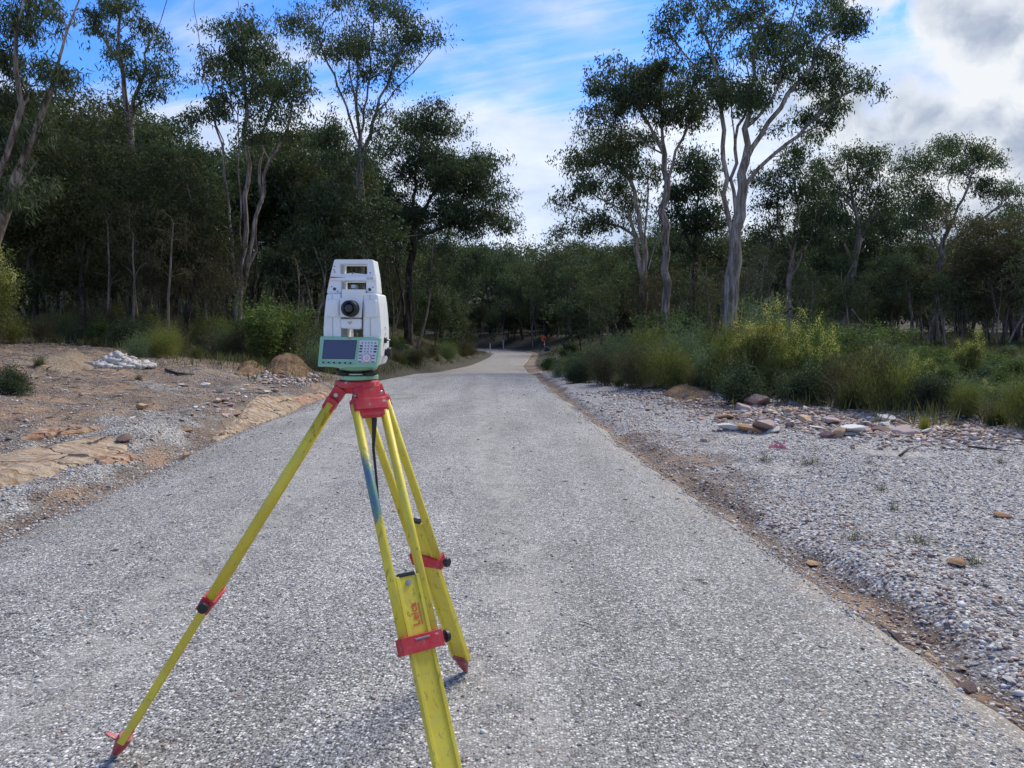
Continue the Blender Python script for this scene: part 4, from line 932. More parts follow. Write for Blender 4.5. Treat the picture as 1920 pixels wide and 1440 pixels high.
named('dark', 10, 0, 690, 'dark green tuft cut by the left edge of the picture', 1.0, by=738)
named('weed', 1530, 0, 842, 'small grey green tuft in the gravel behind the pink tape', 2.2, by=868)
named('weed', 1440, 0, 828, 'reddish dry weed standing in the gravel beside the pink tape', 1.0, by=868)
named('weed', 1640, 0, 836, 'thin tall weed in the gravel below the row of rocks', .7, by=872)
named('weed', 1665, 0, 895, 'green weed on the reddish patch of gravel', 1.0, by=925)
named('weed', 1690, 0, 935, 'small green weed below the reddish gravel patch', 1.0, by=958)
named('weed', 1890, 0, 845, 'grass tuft on the sand near the right edge', 1.2, by=868)
named('weed', 1740, 0, 1000, 'flat grey tuft in the middle of the pale gravel', 2.4, by=1020)
named('weed', 1620, 0, 990, 'sparse weed in the gravel close to the gully', 1.6, by=1008)
named('weed', 1850, 0, 1050, 'sparse weed in the pale gravel near the right edge', 1.6, by=1066)
named('weed', 120, 0, 765, 'small dry tuft on the brown earth left of the road', 1.4, by=785)
named('tussock', 255, 0, 695, 'low grey tuft below the white rubble pile', 1.2, by=712)
# thin saplings with brownish foliage in front of the left forest
hero('thin pale sapling with brown fine foliage in front of the left forest', (315, 668), 23, [[(316, 600), (319, 520), (322, 450), (325, 420)]],
     [(322, 430, 22), (300, 455, 18), (345, 460, 18), (318, 400, 14), (340, 420, 12), (300, 500, 16), (345, 510, 16), (285, 430, 10)], .045, 'twig', 'leaf_brown', n=80, sig=.2, L=.12, W=.014, seed=41, dens=12, name='sapling')
hero('brown leaved sapling left of the thin pale sapling', (250, 665), 24, [[(250, 600), (252, 520), (250, 440)]],
     [(250, 440, 26), (230, 480, 24), (272, 490, 22), (250, 400, 18), (235, 540, 24), (270, 550, 20), (220, 430, 14)], .05, 'twig', 'leaf_brown', n=100, sig=.24, L=.12, W=.014, seed=42, dens=11, name='sapling')
hero('olive brown sapling above the white rubble pile', (203, 655), 25, [[(203, 580), (205, 500), (202, 420)]],
     [(200, 400, 26), (180, 440, 24), (222, 450, 22), (200, 480, 26), (175, 500, 22), (225, 520, 20), (195, 360, 18)], .05, 'twig', 'leaf_oak', n=110, sig=.26, L=.13, W=.015, seed=43, dens=10, name='sapling')
hero('bare twiggy sapling beside the many stemmed gum', (395, 660), 27, [[(392, 600), (388, 520), (380, 450), (375, 400)]],
     [(380, 420, 24), (360, 450, 20), (400, 470, 20), (372, 390, 14), (355, 500, 14), (410, 520, 12)], .05, 'twig', 'leaf_brown', n=14, sig=.2, L=.1, W=.02, seed=44, dens=12, name='sapling')
def grass_patch():
    rng = np.random.default_rng(81); n = 36000
    y = rng.uniform(11, 90, n); x = rng.uniform(-1, 1, n) * (y * .75 + 4)
    s_, _ = road_info(x, y); u = np.abs(s_)
    bx = np.interp(y, [-9, 5, 9.7, 17, 30, 45, 80], [10, 8.2, 6.6, 4.7, 2.2, 2.3, 4.5])
    ok = np.where(s_ > 0, x > bx + rng.normal(0, .5, n), (y > 21 + rng.normal(0, 1.2, n)) | (x < -13.5)) & (u > .5)
    x, y = x[ok], y[ok]; c = np.stack([x, y, ground(x, y) - .02], 1)
    c = np.repeat(c, 7, 0) + rng.normal(0, .12, (len(c) * 7, 3)) * (1, 1, 0)
    d = rng.normal(size=c.shape) * .35; d[:, 2] = 1
    V, T = leaf_arrays(c, d, .34, .014, rng)
    tag(link('grass', leaves_mesh('grass', V, T, [M['grass']])), 'dry grass growing through the scrub on both sides of the road', 'grass', kind='stuff')
grass_patch()

# ------------------------------------------------------------------ rocks, slabs, mounds, loose stones
import bmesh
def rock_mesh(seed, flat=.6, mats=(), sub=3):
    rng = np.random.default_rng(seed); bm = bmesh.new(); bmesh.ops.create_icosphere(bm, subdivisions=sub, radius=1)
    pl = rng.normal(size=(17, 3)); pl /= np.linalg.norm(pl, axis=1)[:, None]; dd = rng.uniform(.42, .8, 17)
    st = np.array([rng.uniform(.8, 1.2), rng.uniform(.7, 1), flat])
    for v in bm.verts:
        p = np.array(v.co); 
        for n_, d_ in zip(pl, dd):
            q = p @ n_
            if q > d_: p = p - n_ * (q - d_) * .985
        p = p * (1 + .05 * math.sin(p[0] * 9 + seed) * math.cos(p[1] * 8))
        v.co = Vector(p * st)
    me = bpy.data.meshes.new('rock'); bm.to_mesh(me); bm.free()
    for m_ in mats: me.materials.append(m_)
    me.polygons.foreach_set('use_smooth', [True] * len(me.polygons)); me.set_sharp_from_angle(angle=R(16)); return me
RK = {(c, i): rock_mesh(300 + i * 7 + j, [.34, .5, .26][i], [M['rock_' + c]]) for j, c in enumerate(['pink', 'white', 'ochre', 'brown']) for i in range(3)}
def rock(c, i, px, py, wpx, label, group=None, sink=.25):
    g = G(px, py); w_ = 1.25 * wpx * g[1] / F_PX / 2
    me = RK[(c, i)]; o = link('rock', me, None, (g[0], g[1], g[2] + w_ * (.45 if i == 1 else .24) * (1 - sink)))
    w_ *= 1.2 if px > 1200 and wpx > 17 else 1; o.scale = (w_, w_, w_); o.rotation_euler = (frng.uniform(-.25, .25), frng.uniform(-.25, .25), frng.uniform(0, 6.28)); tag(o, label, 'rock', group)
for c, i, px, py, wd, lab in [
    ('pink', 1, 1417, 762, 42, 'largest pink boulder at the foot of the dark green bush'), ('pink', 0, 1394, 768, 38, 'flat reddish slab leaning beside the largest pink boulder'),
    ('white', 0, 1369, 806, 40, 'flat whitish rock, first of the row from the road side'), ('ochre', 0, 1405, 812, 40, 'flat ochre rock between the whitish rock and the dull pink one'),
    ('pink', 1, 1434, 806, 44, 'dull pink rock in the middle of the left cluster of the row'), ('white', 0, 1452, 809, 28, 'pointed white stone touching the dull pink rock'),
    ('pink', 1, 1549, 821, 28, 'small pink rock starting the right cluster of the row'), ('ochre', 1, 1573, 818, 36, 'blocky orange rock in the right cluster of the row'),
    ('white', 1, 1601, 813, 40, 'tilted pale rock right of the blocky orange rock'), ('pink', 0, 1627, 812, 30, 'small flat pink rock behind the tilted pale rock'),
    ('brown', 0, 1648, 808, 34, 'dark reddish brown slab in the right cluster of the row'), ('white', 1, 1660, 792, 32, 'whitish rock at the back of the right cluster'),
    ('pink', 0, 1560, 795, 36, 'pale pink flat rock behind the blocky orange rock'), ('ochre', 0, 1510, 790, 28, 'flat ochre stone between the two rock clusters'),
    ('ochre', 0, 1357, 785, 26, 'small ochre stone behind the first whitish rock'), ('white', 1, 1287, 750, 24, 'white rock at the foot of the small orange mound'),
    ('white', 0, 1452, 758, 24, 'white stone right of the largest pink boulder'), ('brown', 1, 1226, 728, 36, 'dark boulder left of the small orange mound'),
    ('pink', 0, 1692, 815, 44, 'wide flat reddish slab closing the row of rocks'), ('white', 0, 1497, 757, 30, 'thin white slab half under the shrubs'),
    ('pink', 0, 1480, 800, 24, 'small pink slab between the clusters of rocks'), ('white', 0, 1530, 808, 20, 'small white stone left of the small pink rock'),
    ('brown', 1, 232, 830, 30, 'brown block standing on the end of the big cream slab'), ('ochre', 1, 346, 862, 26, 'cream rock in the gully on the left road edge'),
    ('pink', 0, 350, 822, 18, 'small pink stone in the left gravel strip'), ('ochre', 0, 350, 812, 22, 'small orange stone in the left gravel strip'),
    ('ochre', 1, 268, 768, 28, 'round brown rock in the earth left of the road'), ('white', 0, 345, 725, 18, 'white stone up the left slope'),
    ('white', 0, 385, 722, 16, 'second white stone up the left slope, nearer the road'), ('ochre', 0, 80, 690, 16, 'orange stone below the sand mound'),
    ('brown', 0, 1815, 1300, 34, 'purple brown flat stone in the right gully close to the camera'), ('ochre', 0, 1520, 1066, 26, 'tan flat stone in the right gully halfway along'),
    ('ochre', 0, 1795, 1057, 34, 'flat orange stone on the pale gravel'), ('white', 1, 1722, 1245, 14, 'white stone in the right gully'),
    ('ochre', 0, 1880, 972, 30, 'flat ochre stone near the right edge of the gravel'), ('pink', 0, 1738, 962, 14, 'small red stone on the pale gravel'),
    ('brown', 0, 1745, 1215, 16, 'small brown stone on the gully lip')]:
    rock(c, i, px, py, wd, lab)
for q in range(110):
    px = frng.uniform(1290, 1860); py = interp([(1300, 768), (1500, 785), (1860, 830)], px) + frng.uniform(-24, 26)
    rock(frng.choice(['pink', 'white', 'ochre', 'pink', 'white']), frng.choice([0, 1, 2]), px, py, frng.uniform(6, 19), 'small broken sandstone piece scattered around the row of rocks', 'small broken sandstone pieces right of the road', .4)
for q in range(34):
    t_ = frng.random(); px = 330 + 200 * t_ + frng.uniform(-50, 30); py = 800 - 62 * t_ + frng.uniform(-28, 6)
    rock(frng.choice(['white', 'white', 'ochre', 'pink']), frng.choice([0, 2]), px, py, frng.uniform(7, 16), 'small pale sandstone flake on the slope left of the road', 'small pale sandstone flakes left of the road', .5)
for q in range(40):
    t_ = frng.random(); y = 2.9 + 12 * t_ * t_; x = float(np.interp(y, CL[:, 1], CL[:, 0] + CL[:, 3])) + frng.uniform(.08, .6)
    p = to_px((x, y, gz(x, y)))
    rock(frng.choice(['brown', 'ochre', 'white', 'pink']), frng.choice([0, 1, 2]), p[0], p[1], frng.uniform(.02, .055) / y * F_PX, 'small stone lying in the gully along the right road edge', 'small stones in the right gully', .3)

def mound(name, pts, h, mat, label, cat, seed, ter=0, rough=.4, edge=4.0, tilt=0):
    rng = np.random.default_rng(seed); W_ = np.array([G(px, py)[:2] for px, py in pts]); c0 = W_.mean(0)
    nA = 72; m_ = len(W_); tt = np.linspace(0, m_, nA, endpoint=False); ring = np.stack([np.interp(tt, np.arange(m_ + 1), np.append(W_[:, i], W_[0, i])) for i in (0, 1)], 1)
    for _ in range(2): ring = .25 * np.roll(ring, 1, 0) + .5 * ring + .25 * np.roll(ring, -1, 0)
    rad = np.linalg.norm(ring - c0, axis=1).mean()
    ring = c0 + (ring - c0) * (1 + .08 * fbm(np.cos(np.arange(nA) * 6.283 / nA) * 4 + seed, np.sin(np.arange(nA) * 6.283 / nA) * 4, seed, 3))[:, None]
    rs = np.linspace(0, 1, 22)
    V = []; 
    for r in rs:
        p = c0 + (ring - c0) * max(r, .001); z = ground(p[:, 0], p[:, 1], False)
        hh = h * (1 - r ** edge) ** 1.0 + h * rough * fbm(p[:, 0] * 2.6 + seed, p[:, 1] * 2.2, seed, 4) * (1 - r ** 6)
        hh = hh + .016 * fbm(p[:, 0] * 6, p[:, 1] * 9, seed + 3, 3) * (1 - r ** 8)
        if ter: hh = .3 * hh + .7 * np.round(hh / ter) * ter
        V.append(np.stack([p[:, 0], p[:, 1], z + hh - (.05 + .05 * h) * (r > .97)], 1))
    V = np.concatenate(V) - np.array([c0[0], c0[1], 0]); idx = np.arange(len(V)).reshape(len(rs), nA); jd = np.roll(idx, -1, 1)
    f = np.stack([idx[:-1], idx[1:], jd[1:], jd[:-1]], -1).reshape(-1, 4)
    z0 = V[:, 2].min(); V[:, 2] -= z0
    me = fast_mesh(name, V, f, 4, None, True, [mat]); o = link(name, me, None, (c0[0], c0[1], z0)); return tag(o, label, cat)
def slab_mat(name, cols):
    m_, t = new_mat(name); co = t.n('TexCoord').outputs['Object']
    n1 = t.noise(t.scalev(co, 1.1, 3.2, 1), 1.3, 7, .65, 1.5); n2 = t.noise(co, 9, 6, .7)
    c = t.ramp(n1, [(.28, cols[0]), (.42, cols[1]), (.55, cols[2]), (.7, cols[3])])
    ck = t.n('TexVoronoi', {'Vector': t.scalev(t.vm('ADD', co, t.vm('MULTIPLY', t.noise(co, 4, 3, .5, 0, 1), (.3, .3, 0))), 1, 2, 1), 'Scale': .9}, feature='DISTANCE_TO_EDGE').outputs['Distance']; c = t.mix(t.ss(ck, .022, .006), c, (.07, .05, .04))
    c = t.mix(t.m('MULTIPLY', t.ss(n2, .48, .62), .6), c, (.14, .09, .065)); c = t.mix(t.m('MULTIPLY', t.ss(t.noise(co, 30, 3), .55, .7), .4), c, (.12, .11, .10))
    finish(t, c, .85, 0, t.m('ADD', t.m('ADD', t.m('MULTIPLY', n1, 1.2), t.m('MULTIPLY', n2, .7)), t.m('MULTIPLY', t.ss(ck, 0, .03), .5)), 1.0, .05, .2); return m_
M['slab'] = slab_mat('cream sandstone', [(.20, .12, .075), (.36, .24, .14), (.50, .41, .30), (.46, .30, .14)])
M['slab_red'] = slab_mat('red sandstone', [(.18, .09, .06), (.34, .18, .11), (.50, .36, .24), (.40, .24, .16)])
def soil_mat(name, a, b, c_):
    m_, t = new_mat(name); co = t.n('TexCoord').outputs['Object']; n1 = t.noise(co, 3, 6, .65); n2 = t.noise(co, 25, 5, .7); v = t.n('TexVoronoi', {'Vector': co, 'Scale': 18.0})
    c = t.ramp(n1, [(.3, a), (.5, b), (.7, c_)]); c = t.mix(t.ss(n2, .4, .6), c, t.mix(1, c, (.42, .38, .34), 'MULTIPLY')); c = t.mix(t.m('MULTIPLY', t.ss(v.outputs['Distance'], .22, .12), .7), c, (.46, .38, .30))
    finish(t, c, .9, 0, t.m('ADD', n2, t.m('MULTIPLY', v.outputs['Distance'], .6)), .9, .03, .15); return m_
M['soil_ochre'] = soil_mat('ochre soil', (.11, .07, .04), (.23, .145, .08), (.36, .26, .16))
M['soil_sand'] = soil_mat('grey sand', (.22, .17, .12), (.34, .27, .19), (.42, .35, .26))
mound('rock_slab', [(-60, 905), (-40, 860), (40, 845), (120, 826), (200, 818), (245, 830), (240, 850), (190, 868), (130, 880), (70, 905), (0, 925), (-50, 930)], .06, M['slab'], 'big low cream and orange sandstone slab at the lower left of the slope', 'rock slab', 3, .03)
mound('rock_slab', [(60, 812), (140, 800), (200, 806), (160, 818), (90, 826), (30, 832)], .07, M['slab_red'], 'thin reddish sandstone slab behind the big cream slab', 'rock slab', 4, .03)
mound('rock_slab', [(160, 862), (230, 850), (262, 858), (235, 872), (190, 880)], .05, M['slab_red'], 'small dark red slab at the road side of the big cream slab', 'rock slab', 6, .03)
mound('rock_slab', [(440, 790), (455, 768), (500, 745), (548, 745), (572, 758), (540, 776), (490, 795), (450, 803)], .09, M['slab'], 'cream and orange rock ledge on the left road edge halfway up', 'rock ledge', 5, .04)
mound('rock_slab', [(392, 830), (410, 812), (440, 800), (462, 806), (440, 822), (405, 840)], .06, M['slab'], 'cream rock hump just below the rock ledge', 'rock ledge', 8, .04)
mound('rock_slab', [(535, 758), (560, 745), (600, 738), (620, 742), (590, 755), (555, 768)], .08, M['slab_red'], 'brown red rock above the rock ledge by the road edge', 'rock ledge', 9, .04)
mound('sand_mound', [(60, 700), (75, 668), (130, 655), (170, 668), (185, 690), (130, 702)], .16, M['soil_sand'], 'grey brown sand mound left of the white rubble pile', 'soil mound', 12, 0, .2, 2.0)
mound('soil_mound', [(492, 700), (510, 676), (545, 662), (575, 680), (590, 702), (550, 712), (510, 712)], .42, M['soil_ochre'], 'tall orange soil mound just left of the instrument', 'soil mound', 13, 0, .35, 2.0)
mound('soil_mound', [(435, 702), (450, 685), (480, 680), (500, 700), (470, 710)], 0.16, M['soil_ochre'], 'low orange soil mound beside the tall orange mound', 'soil mound', 14, 0, .3, 2.0)
mound('soil_mound', [(1238, 742), (1255, 727), (1290, 722), (1335, 730), (1350, 745), (1290, 752)], .16, M['soil_ochre'], 'small orange brown soil mound right of the road', 'soil mound', 15, 0, .3, 2.0)
def rubble(px0, px1, pyb, h, label):
    rng = np.random.default_rng(19); a = G((px0 + px1) / 2, pyb); hw = (px1 - px0) / 2 * a[1] / F_PX; c = []; sz = []
    for i in range(620):
        r = 1.25 * rng.random() ** .75; an = rng.uniform(0, 6.28); x, y = r * math.cos(an) * hw, r * math.sin(an) * hw * .8; z = max(.02, h * (1 - r ** .9) * rng.uniform(.2, 1.1))
        c.append((x, y + hw * .5, z)); sz.append(rng.gamma(3, .018) + .02)
    V, F_, T = stones(np.array(c), np.array(sz), rng)
    me = fast_mesh('rubble_pile', V, F_, 3, {'tint': T * .3 + .55}, False, [M['rock_white']])
    o = link('rubble_pile', me, None, (a[0], a[1], gz(a[0], a[1] + hw * .5))); tag(o, label, 'rubble pile')
def stones(c, sz, rng, flat=.6):
    bm = bmesh.new(); bmesh.ops.create_icosphere(bm, subdivisions=1, radius=1); bv = np.array([v.co for v in bm.verts]); bf = np.array([[v.index for v in f.verts] for f in bm.faces]); bm.free()
    n = len(c); k_ = len(bv)
    sc_ = rng.uniform(.6, 1.25, (n, 1, 3)) * (1, 1, flat); V = bv[None] * (1 + rng.uniform(-.22, .22, (n, k_, 1))) * sc_ * sz[:, None, None]
    an = rng.uniform(0, 6.28, n); ca, sa = np.cos(an)[:, None], np.sin(an)[:, None]; tl = rng.normal(0, .35, n)[:, None]
    x, y, z = V[..., 0], V[..., 1], V[..., 2]; z2 = z + x * tl
    V = np.stack([x * ca - y * sa, x * sa + y * ca, z2], -1) + c[:, None]
    return V.reshape(-1, 3), (np.arange(n)[:, None, None] * k_ + bf[None]).reshape(-1, 3), np.repeat(rng.random(n), k_)
def clods(px0, px1, py0, py1, n, mat, name, label, seed, big=.03):
    rng = np.random.default_rng(seed); px = rng.normal((px0 + px1) / 2, (px1 - px0) / 4.5, n); py = rng.uniform(py0, py1, n); c = np.array([G(a, b_) for a, b_ in zip(px, py)])
    V, F_, T = stones(c + (0, 0, .02), rng.gamma(2.5, big / 2.5, n) + .012, rng, .7); o = link(name, fast_mesh(name, V, F_, 3, {'tint': T}, False, [M['warm_chips']])); tag(o, label, 'stone litter', None, 'stuff')
clods(480, 605, 690, 722, 420, None, 'stone_litter', 'earth clods and stones spilling from the orange mounds', 5)
rubble(160, 262, 690, .34, 'pile of broken white rock at the edge of the left forest')
def loose():
    rng = np.random.default_rng(91)
    def area(n, side, umax, y0, y1, p=1.6):
        y = y0 + (y1 - y0) * rng.random(n) ** p; u = umax * rng.random(n)
        e = np.interp(y, CL[:, 1], CL[:, 0] + (CL[:, 3] if side > 0 else -CL[:, 3])); x = e + side * (u + .12); return x, y, u
    # pale gravel on the right
    x, y, u = area(95000, 1, 6.5, 2.0, 17)
    och = np.exp(-(((x - np.interp(y, [9, 13, 18], [7.2, 5.4, 4.0])) / 2.0) ** 2)) * S((y - 8.8) / 1.5) * (1 - S((y - 16.5) / 3))
    keep = (vnoise(x * .45, y * .45, 31) < .76 + .2 * vnoise(x * 4, y * 4, 77)) & (vnoise(x * 1.1, y * 1.1, 78) < .8) & (rng.random(len(x)) > och * 1.1) & (rng.random(len(x)) < .25 + .75 * S((u - .25) / .6)) & (np.abs(x) < .8 * y + 1.5)
    x, y = x[keep], y[keep]; sz = rng.gamma(6, .00115, len(x)) + .003; c = np.stack([x, y, ground(x, y) + sz * .12], 1)
    V, F_, T = stones(c, sz, rng); tag(link('gravel', fast_mesh('gravel', V, F_, 3, {'tint': T ** 1.0}, False, [M['chips']])), 'loose pale grey gravel spread over the ground right of the road', 'gravel', kind='stuff')
    # left strip
    x, y, u = area(52000, -1, 6.0, 4.6, 20, 1.4)
    n1 = vnoise(x * .45, y * .45, 31); keep = (rng.random(len(x)) < np.clip(.18 + .5 * S((n1 - .45) / .2) + .6 * np.exp(-((u - 1.1) / .8) ** 2) * (1 - S((y - 11) / 4)) - .4 * S((u - 3) / 3), .08, 1)) & (np.abs(x) < .8 * y + 1.5)
    x, y = x[keep], y[keep]; sz = rng.gamma(6, .0013, len(x)) + .003; c = np.stack([x, y, ground(x, y) + sz * .25], 1)
    V, F_, T = stones(c, sz, rng); tag(link('gravel', fast_mesh('gravel', V, F_, 3, {'tint': np.clip(T * .9, 0, .88)}, False, [M['chips']])), 'loose gravel strewn on the slope left of the road', 'gravel', kind='stuff')
    # reddish broken stone around the rocks and in the gully
    n = 12000; y = rng.uniform(9.3, 20, n); cx = np.interp(y, [9, 13, 18], [6.9, 5.4, 4.0]); x = cx + rng.normal(0, 1.1, n)
    x2, y2, u2 = area(6000, 1, .8, 2.0, 16, 1.3); x = np.append(x, x2); y = np.append(y, y2); s_, _ = road_info(x, y); ok = s_ > .06; x, y = x[ok], y[ok]
    sz = np.where(np.arange(len(x)) < n, rng.gamma(3, .007, len(x)), rng.gamma(3, .0026, len(x))) + .004; sz = np.minimum(sz, .07); c = np.stack([x, y, ground(x, y) + sz * .2], 1)
    V, F_, T = stones(c, sz, rng, .45); tag(link('stone_litter', fast_mesh('stone_litter', V, F_, 3, {'tint': T}, False, [M['warm_chips']])), 'reddish broken stone around the rocks and along the right gully', 'stone litter', kind='stuff')
    x, y, u = area(16000, -1, 11, 4.8, 24, 1.2); keep = (np.abs(x) < .8 * y + 1.5) & (rng.random(len(x)) < .3 + .7 * vnoise(x * 1.2, y * 1.2, 93)); x, y = x[keep], y[keep]; sz = rng.gamma(2.5, .0042, len(x)) + .003; sz = np.minimum(sz, .05); c = np.stack([x, y, ground(x, y) + sz * .15], 1)
    V, F_, T = stones(c, sz, rng, .5); tag(link('stone_litter', fast_mesh('stone_litter', V, F_, 3, {'tint': T}, False, [M['warm_chips']])), 'brownish broken stone strewn over the slope left of the road', 'stone litter', kind='stuff')
    # a few loose chips on the sealed surface
    n = 9000; y = 1.8 + 14 * rng.random(n) ** 1.5; cc = np.interp(y, CL[:, 1], CL[:, 0]); hw = np.interp(y, CL[:, 1], CL[:, 3]); t_ = rng.uniform(-.99, .99, n); x = cc + t_ * hw
    z = np.interp(y, CL[:, 1], CL[:, 2]) + .035 * (1 - t_ * t_); sz = rng.gamma(7, .0008, n) + .001
    ok = np.abs(t_) < .93; V, F_, T = stones(np.stack([x, y, z + sz * .1], 1)[ok], sz[ok], rng)
    tag(link('gravel', fast_mesh('gravel', V, F_, 3, {'tint': np.clip(T, 0, .9)}, False, [M['chips']])), 'loose stone chips lying on the sealed road', 'gravel', kind='stuff')
    # chips and leaves drifted along both road edges
    n = 15000; y = 2.0 + 22 * rng.random(n) ** 1.5; sd = rng.choice([-1, 1], n); t_ = 1.02 - rng.gamma(1.4, .035, n); cc = np.interp(y, CL[:, 1], CL[:, 0]); hw = np.interp(y, CL[:, 1], CL[:, 3]); x = cc + sd * t_ * hw
    z = np.interp(y, CL[:, 1], CL[:, 2]) + .035 * (1 - t_ * t_); sz = rng.gamma(5, .0012, n) + .001; V, F_, T = stones(np.stack([x, y, z - np.where(t_ > .99, .015, 0)], 1), sz, rng)
    tag(link('stone_litter', fast_mesh('stone_litter', V, F_, 3, {'tint': T}, False, [M['chips']])), 'small stones drifted along both edges of the sealed road', 'stone litter', kind='stuff')
    n = 260; y = 2.0 + 20 * rng.random(n) ** 1.3; t_ = rng.uniform(-1, 1, n); t_ = np.sign(t_) * np.abs(t_) ** .45; cc = np.interp(y, CL[:, 1], CL[:, 0]); hw = np.interp(y, CL[:, 1], CL[:, 3]); x = cc + t_ * hw * .97
    z = np.interp(y, CL[:, 1], CL[:, 2]) + .035 * (1 - t_ * t_) + .012; d = rng.normal(size=(n, 3)); d[:, 2] *= .08; V, T = leaf_arrays(np.stack([x, y, z], 1), d, .07, .012, rng)
    tag(link('leaf_litter', leaves_mesh('leaf_litter', V, T, [M['scraps']])), 'scattered dry gum leaves on the sealed road', 'leaf litter', kind='stuff')
    # bark and leaf scraps
    n = 34000; y = rng.uniform(5.0, 26, n); e = np.interp(y, CL[:, 1], CL[:, 0] - CL[:, 3]); u = rng.random(n) ** .8 * 13; x = e - u - .3
    ok = (np.abs(x) < .8 * y + 1) & (rng.random(n) < .25 + .75 * S((u - 1.5) / 2.5)); x, y = x[ok], y[ok]; n = len(x)
    c = np.stack([x, y, ground(x, y) + .012], 1); d = rng.normal(size=(n, 3)); d[:, 2] *= .12
    L_ = rng.gamma(3, .035, n); V, T = leaf_arrays(c, d, 1, 1, rng)
    V = V.reshape(n, 4, 3); V = c[:, None] + (V - c[:, None]) * np.stack([L_, L_, L_ * .35 + .01], 1)[:, None] ; 
    V[:, 1] = c + (V[:, 2] - c) * .4 + (V[:, 1] - c - (V[:, 2] - c) * .42) * .16; V[:, 3] = c + (V[:, 2] - c) * .4 + (V[:, 3] - c - (V[:, 2] - c) * .42) * .16
    tag(link('leaf_litter', leaves_mesh('leaf_litter', V.reshape(-1, 3), T, [M['scraps']])), 'bark strips and dead leaves on the brown slope left of the road', 'leaf litter', kind='stuff')
loose()
def stick(pts, r, mat, label, lift=.01, name='twig', cat='twig'):
    W_ = [G(px, py) for px, py in pts]; mb = MB(); o0 = W_[0]
    mb.tube([w_ - o0 + np.array([0, 0, lift + r]) for w_ in W_], [r] * (len(W_) - 1) + [r * .4], 6)
    o = mb.build(name, mat, None, tuple(o0)); return tag(o, label, cat)
M['dead_dark'] = plain('dead dark twig', (.045, .035, .03), .8); M['dead_pale'] = plain('dead pale strip', (.42, .34, .24), .7)
for pts, r, mt, lab in [
    ([(1095, 840), (1122, 843), (1140, 851), (1160, 855)], .006, 'dead_dark', 'thin dark twig on the road near its right edge'),
    ([(1460, 1293), (1478, 1302), (1512, 1312)], .006, 'dead_pale', 'pale curved bark strip on the road low in the picture'),
    ([(1248, 1074), (1262, 1073), (1275, 1076)], .007, 'dead_dark', 'short dark twig on the road between the tripod and the right edge'),
    ([(1652, 1192), (1672, 1200), (1686, 1215)], .008, 'dead_dark', 'dark curled bark strip in the right gully'),
    ([(1684, 1216), (1700, 1222)], .006, 'dead_pale', 'short pale bark strip in the right gully'),
    ([(1358, 1190), (1368, 1202)], .004, 'dead_dark', 'tiny dark twig on the road right of the back tripod foot'),
    ([(1686, 858), (1700, 848), (1712, 843)], .012, 'dead_dark', 'dark stick on the gravel below the right cluster of rocks'),
    ([(1815, 841), (1850, 845), (1890, 853)], .012, 'dead_dark', 'long dark stick on the sand near the right edge'),
    ([(310, 697), (335, 704), (365, 705)], .03, 'dead_dark', 'dark fallen branch on the slope left of the road'),
    ([(205, 1208), (217, 1210), (228, 1206)], .007, 'dead_pale', 'curled dead leaf on the road left of the left tripod leg'),
    ([(325, 880), (350, 888), (380, 880)], .005, 'dead_dark', 'thin dark twig on the road beside the left gully')]:
    stick(pts, r, M[mt], lab)
def strew(px0, px1, py0, py1, n, kinds, wr, label, group, lift=.0):
    for q in range(n):
        rock(frng.choice(kinds), frng.choice([0, 1, 2]), frng.uniform(px0, px1), frng.uniform(py0, py1), frng.uniform(*wr), label, group, .3 - lift)
strew(495, 590, 700, 716, 22, ['ochre', 'brown', 'white'], (6, 14), 'small stone at the foot of the tall orange mound', 'stones at the foot of the orange mound')
strew(0, 260, 800, 880, 26, ['ochre', 'brown', 'pink', 'white'], (6, 20), 'small broken stone around the big cream slab', 'broken stones around the cream slab')
strew(400, 600, 735, 790, 30, ['white', 'ochre', 'pink'], (7, 20), 'flat stone flake on the slope above the rock ledge', 'stone flakes above the rock ledge')
def fallen(pts3, r, label):
    mb = MB(); p0 = np.array(pts3[0][0]); 
    for pl_ in pts3: mb.tube([np.array(q) - p0 for q in pl_], [r * (1 - .6 * i / len(pl_)) for i in range(len(pl_))], 7); r *= .6
    tag(mb.build('fallen_branch', M['bark_dark'], None, tuple(p0)), label, 'branch')
fallen([[P(1580, 632, 30), P(1620, 622, 31), P(1650, 628, 31), P(1672, 645, 31)], [P(1640, 626, 31), P(1610, 600, 31), P(1597, 580, 31)]], .10, 'dark fallen branch arching above the scrub right of the giant tree')
fallen([[P(1440, 610, 34), P(1462, 594, 34), P(1486, 575, 34)], [P(1462, 594, 34), P(1470, 600, 34)]], .09, 'short black dead limb slanting behind the tallest grey green shrub')

# ------------------------------------------------------------------ guide posts, far target, pink tape
M['white'] = plain('white paint', (.78, .78, .76), .5, dirt=.3); M['black'] = plain('black plastic', (.018, .018, .02), .45)
M['orange'] = plain('fluorescent orange', (.85, .14, .03), .6); M['pink'] = plain('pink flagging tape', (.80, .28, .36), .5); M['reflector'] = plain('red reflector', (.4, .03, .03), .3)
for px, py, lab in [(919, 664, 'white guide post on the inner edge of the far road bend, nearer of two'), (944, 655, 'white guide post on the outer edge of the far road bend, farther of two')]:
    g = G(px, py); e = empty('guide_post', tuple(g), lab, 'guide post', 'white guide posts at the road bend')
    b = MB(); b.box((0, 0, .52), (.11, .035, 1.08)); b.box((0, 0, 1.07), (.085, .034, .05)); b.build('post', M['white'], e, bevel=.006)
    b = MB(); b.box((0, -.022, .9), (.06, .008, .11)); b.build('reflector', M['reflector'], e)
g = G(1019, 660); e = empty('target_tripod', tuple(g), 'black tripod carrying an orange target at the edge of the far road bend', 'tripod')
b = MB()
b.build('legs', M['black'], e) if 0 else None
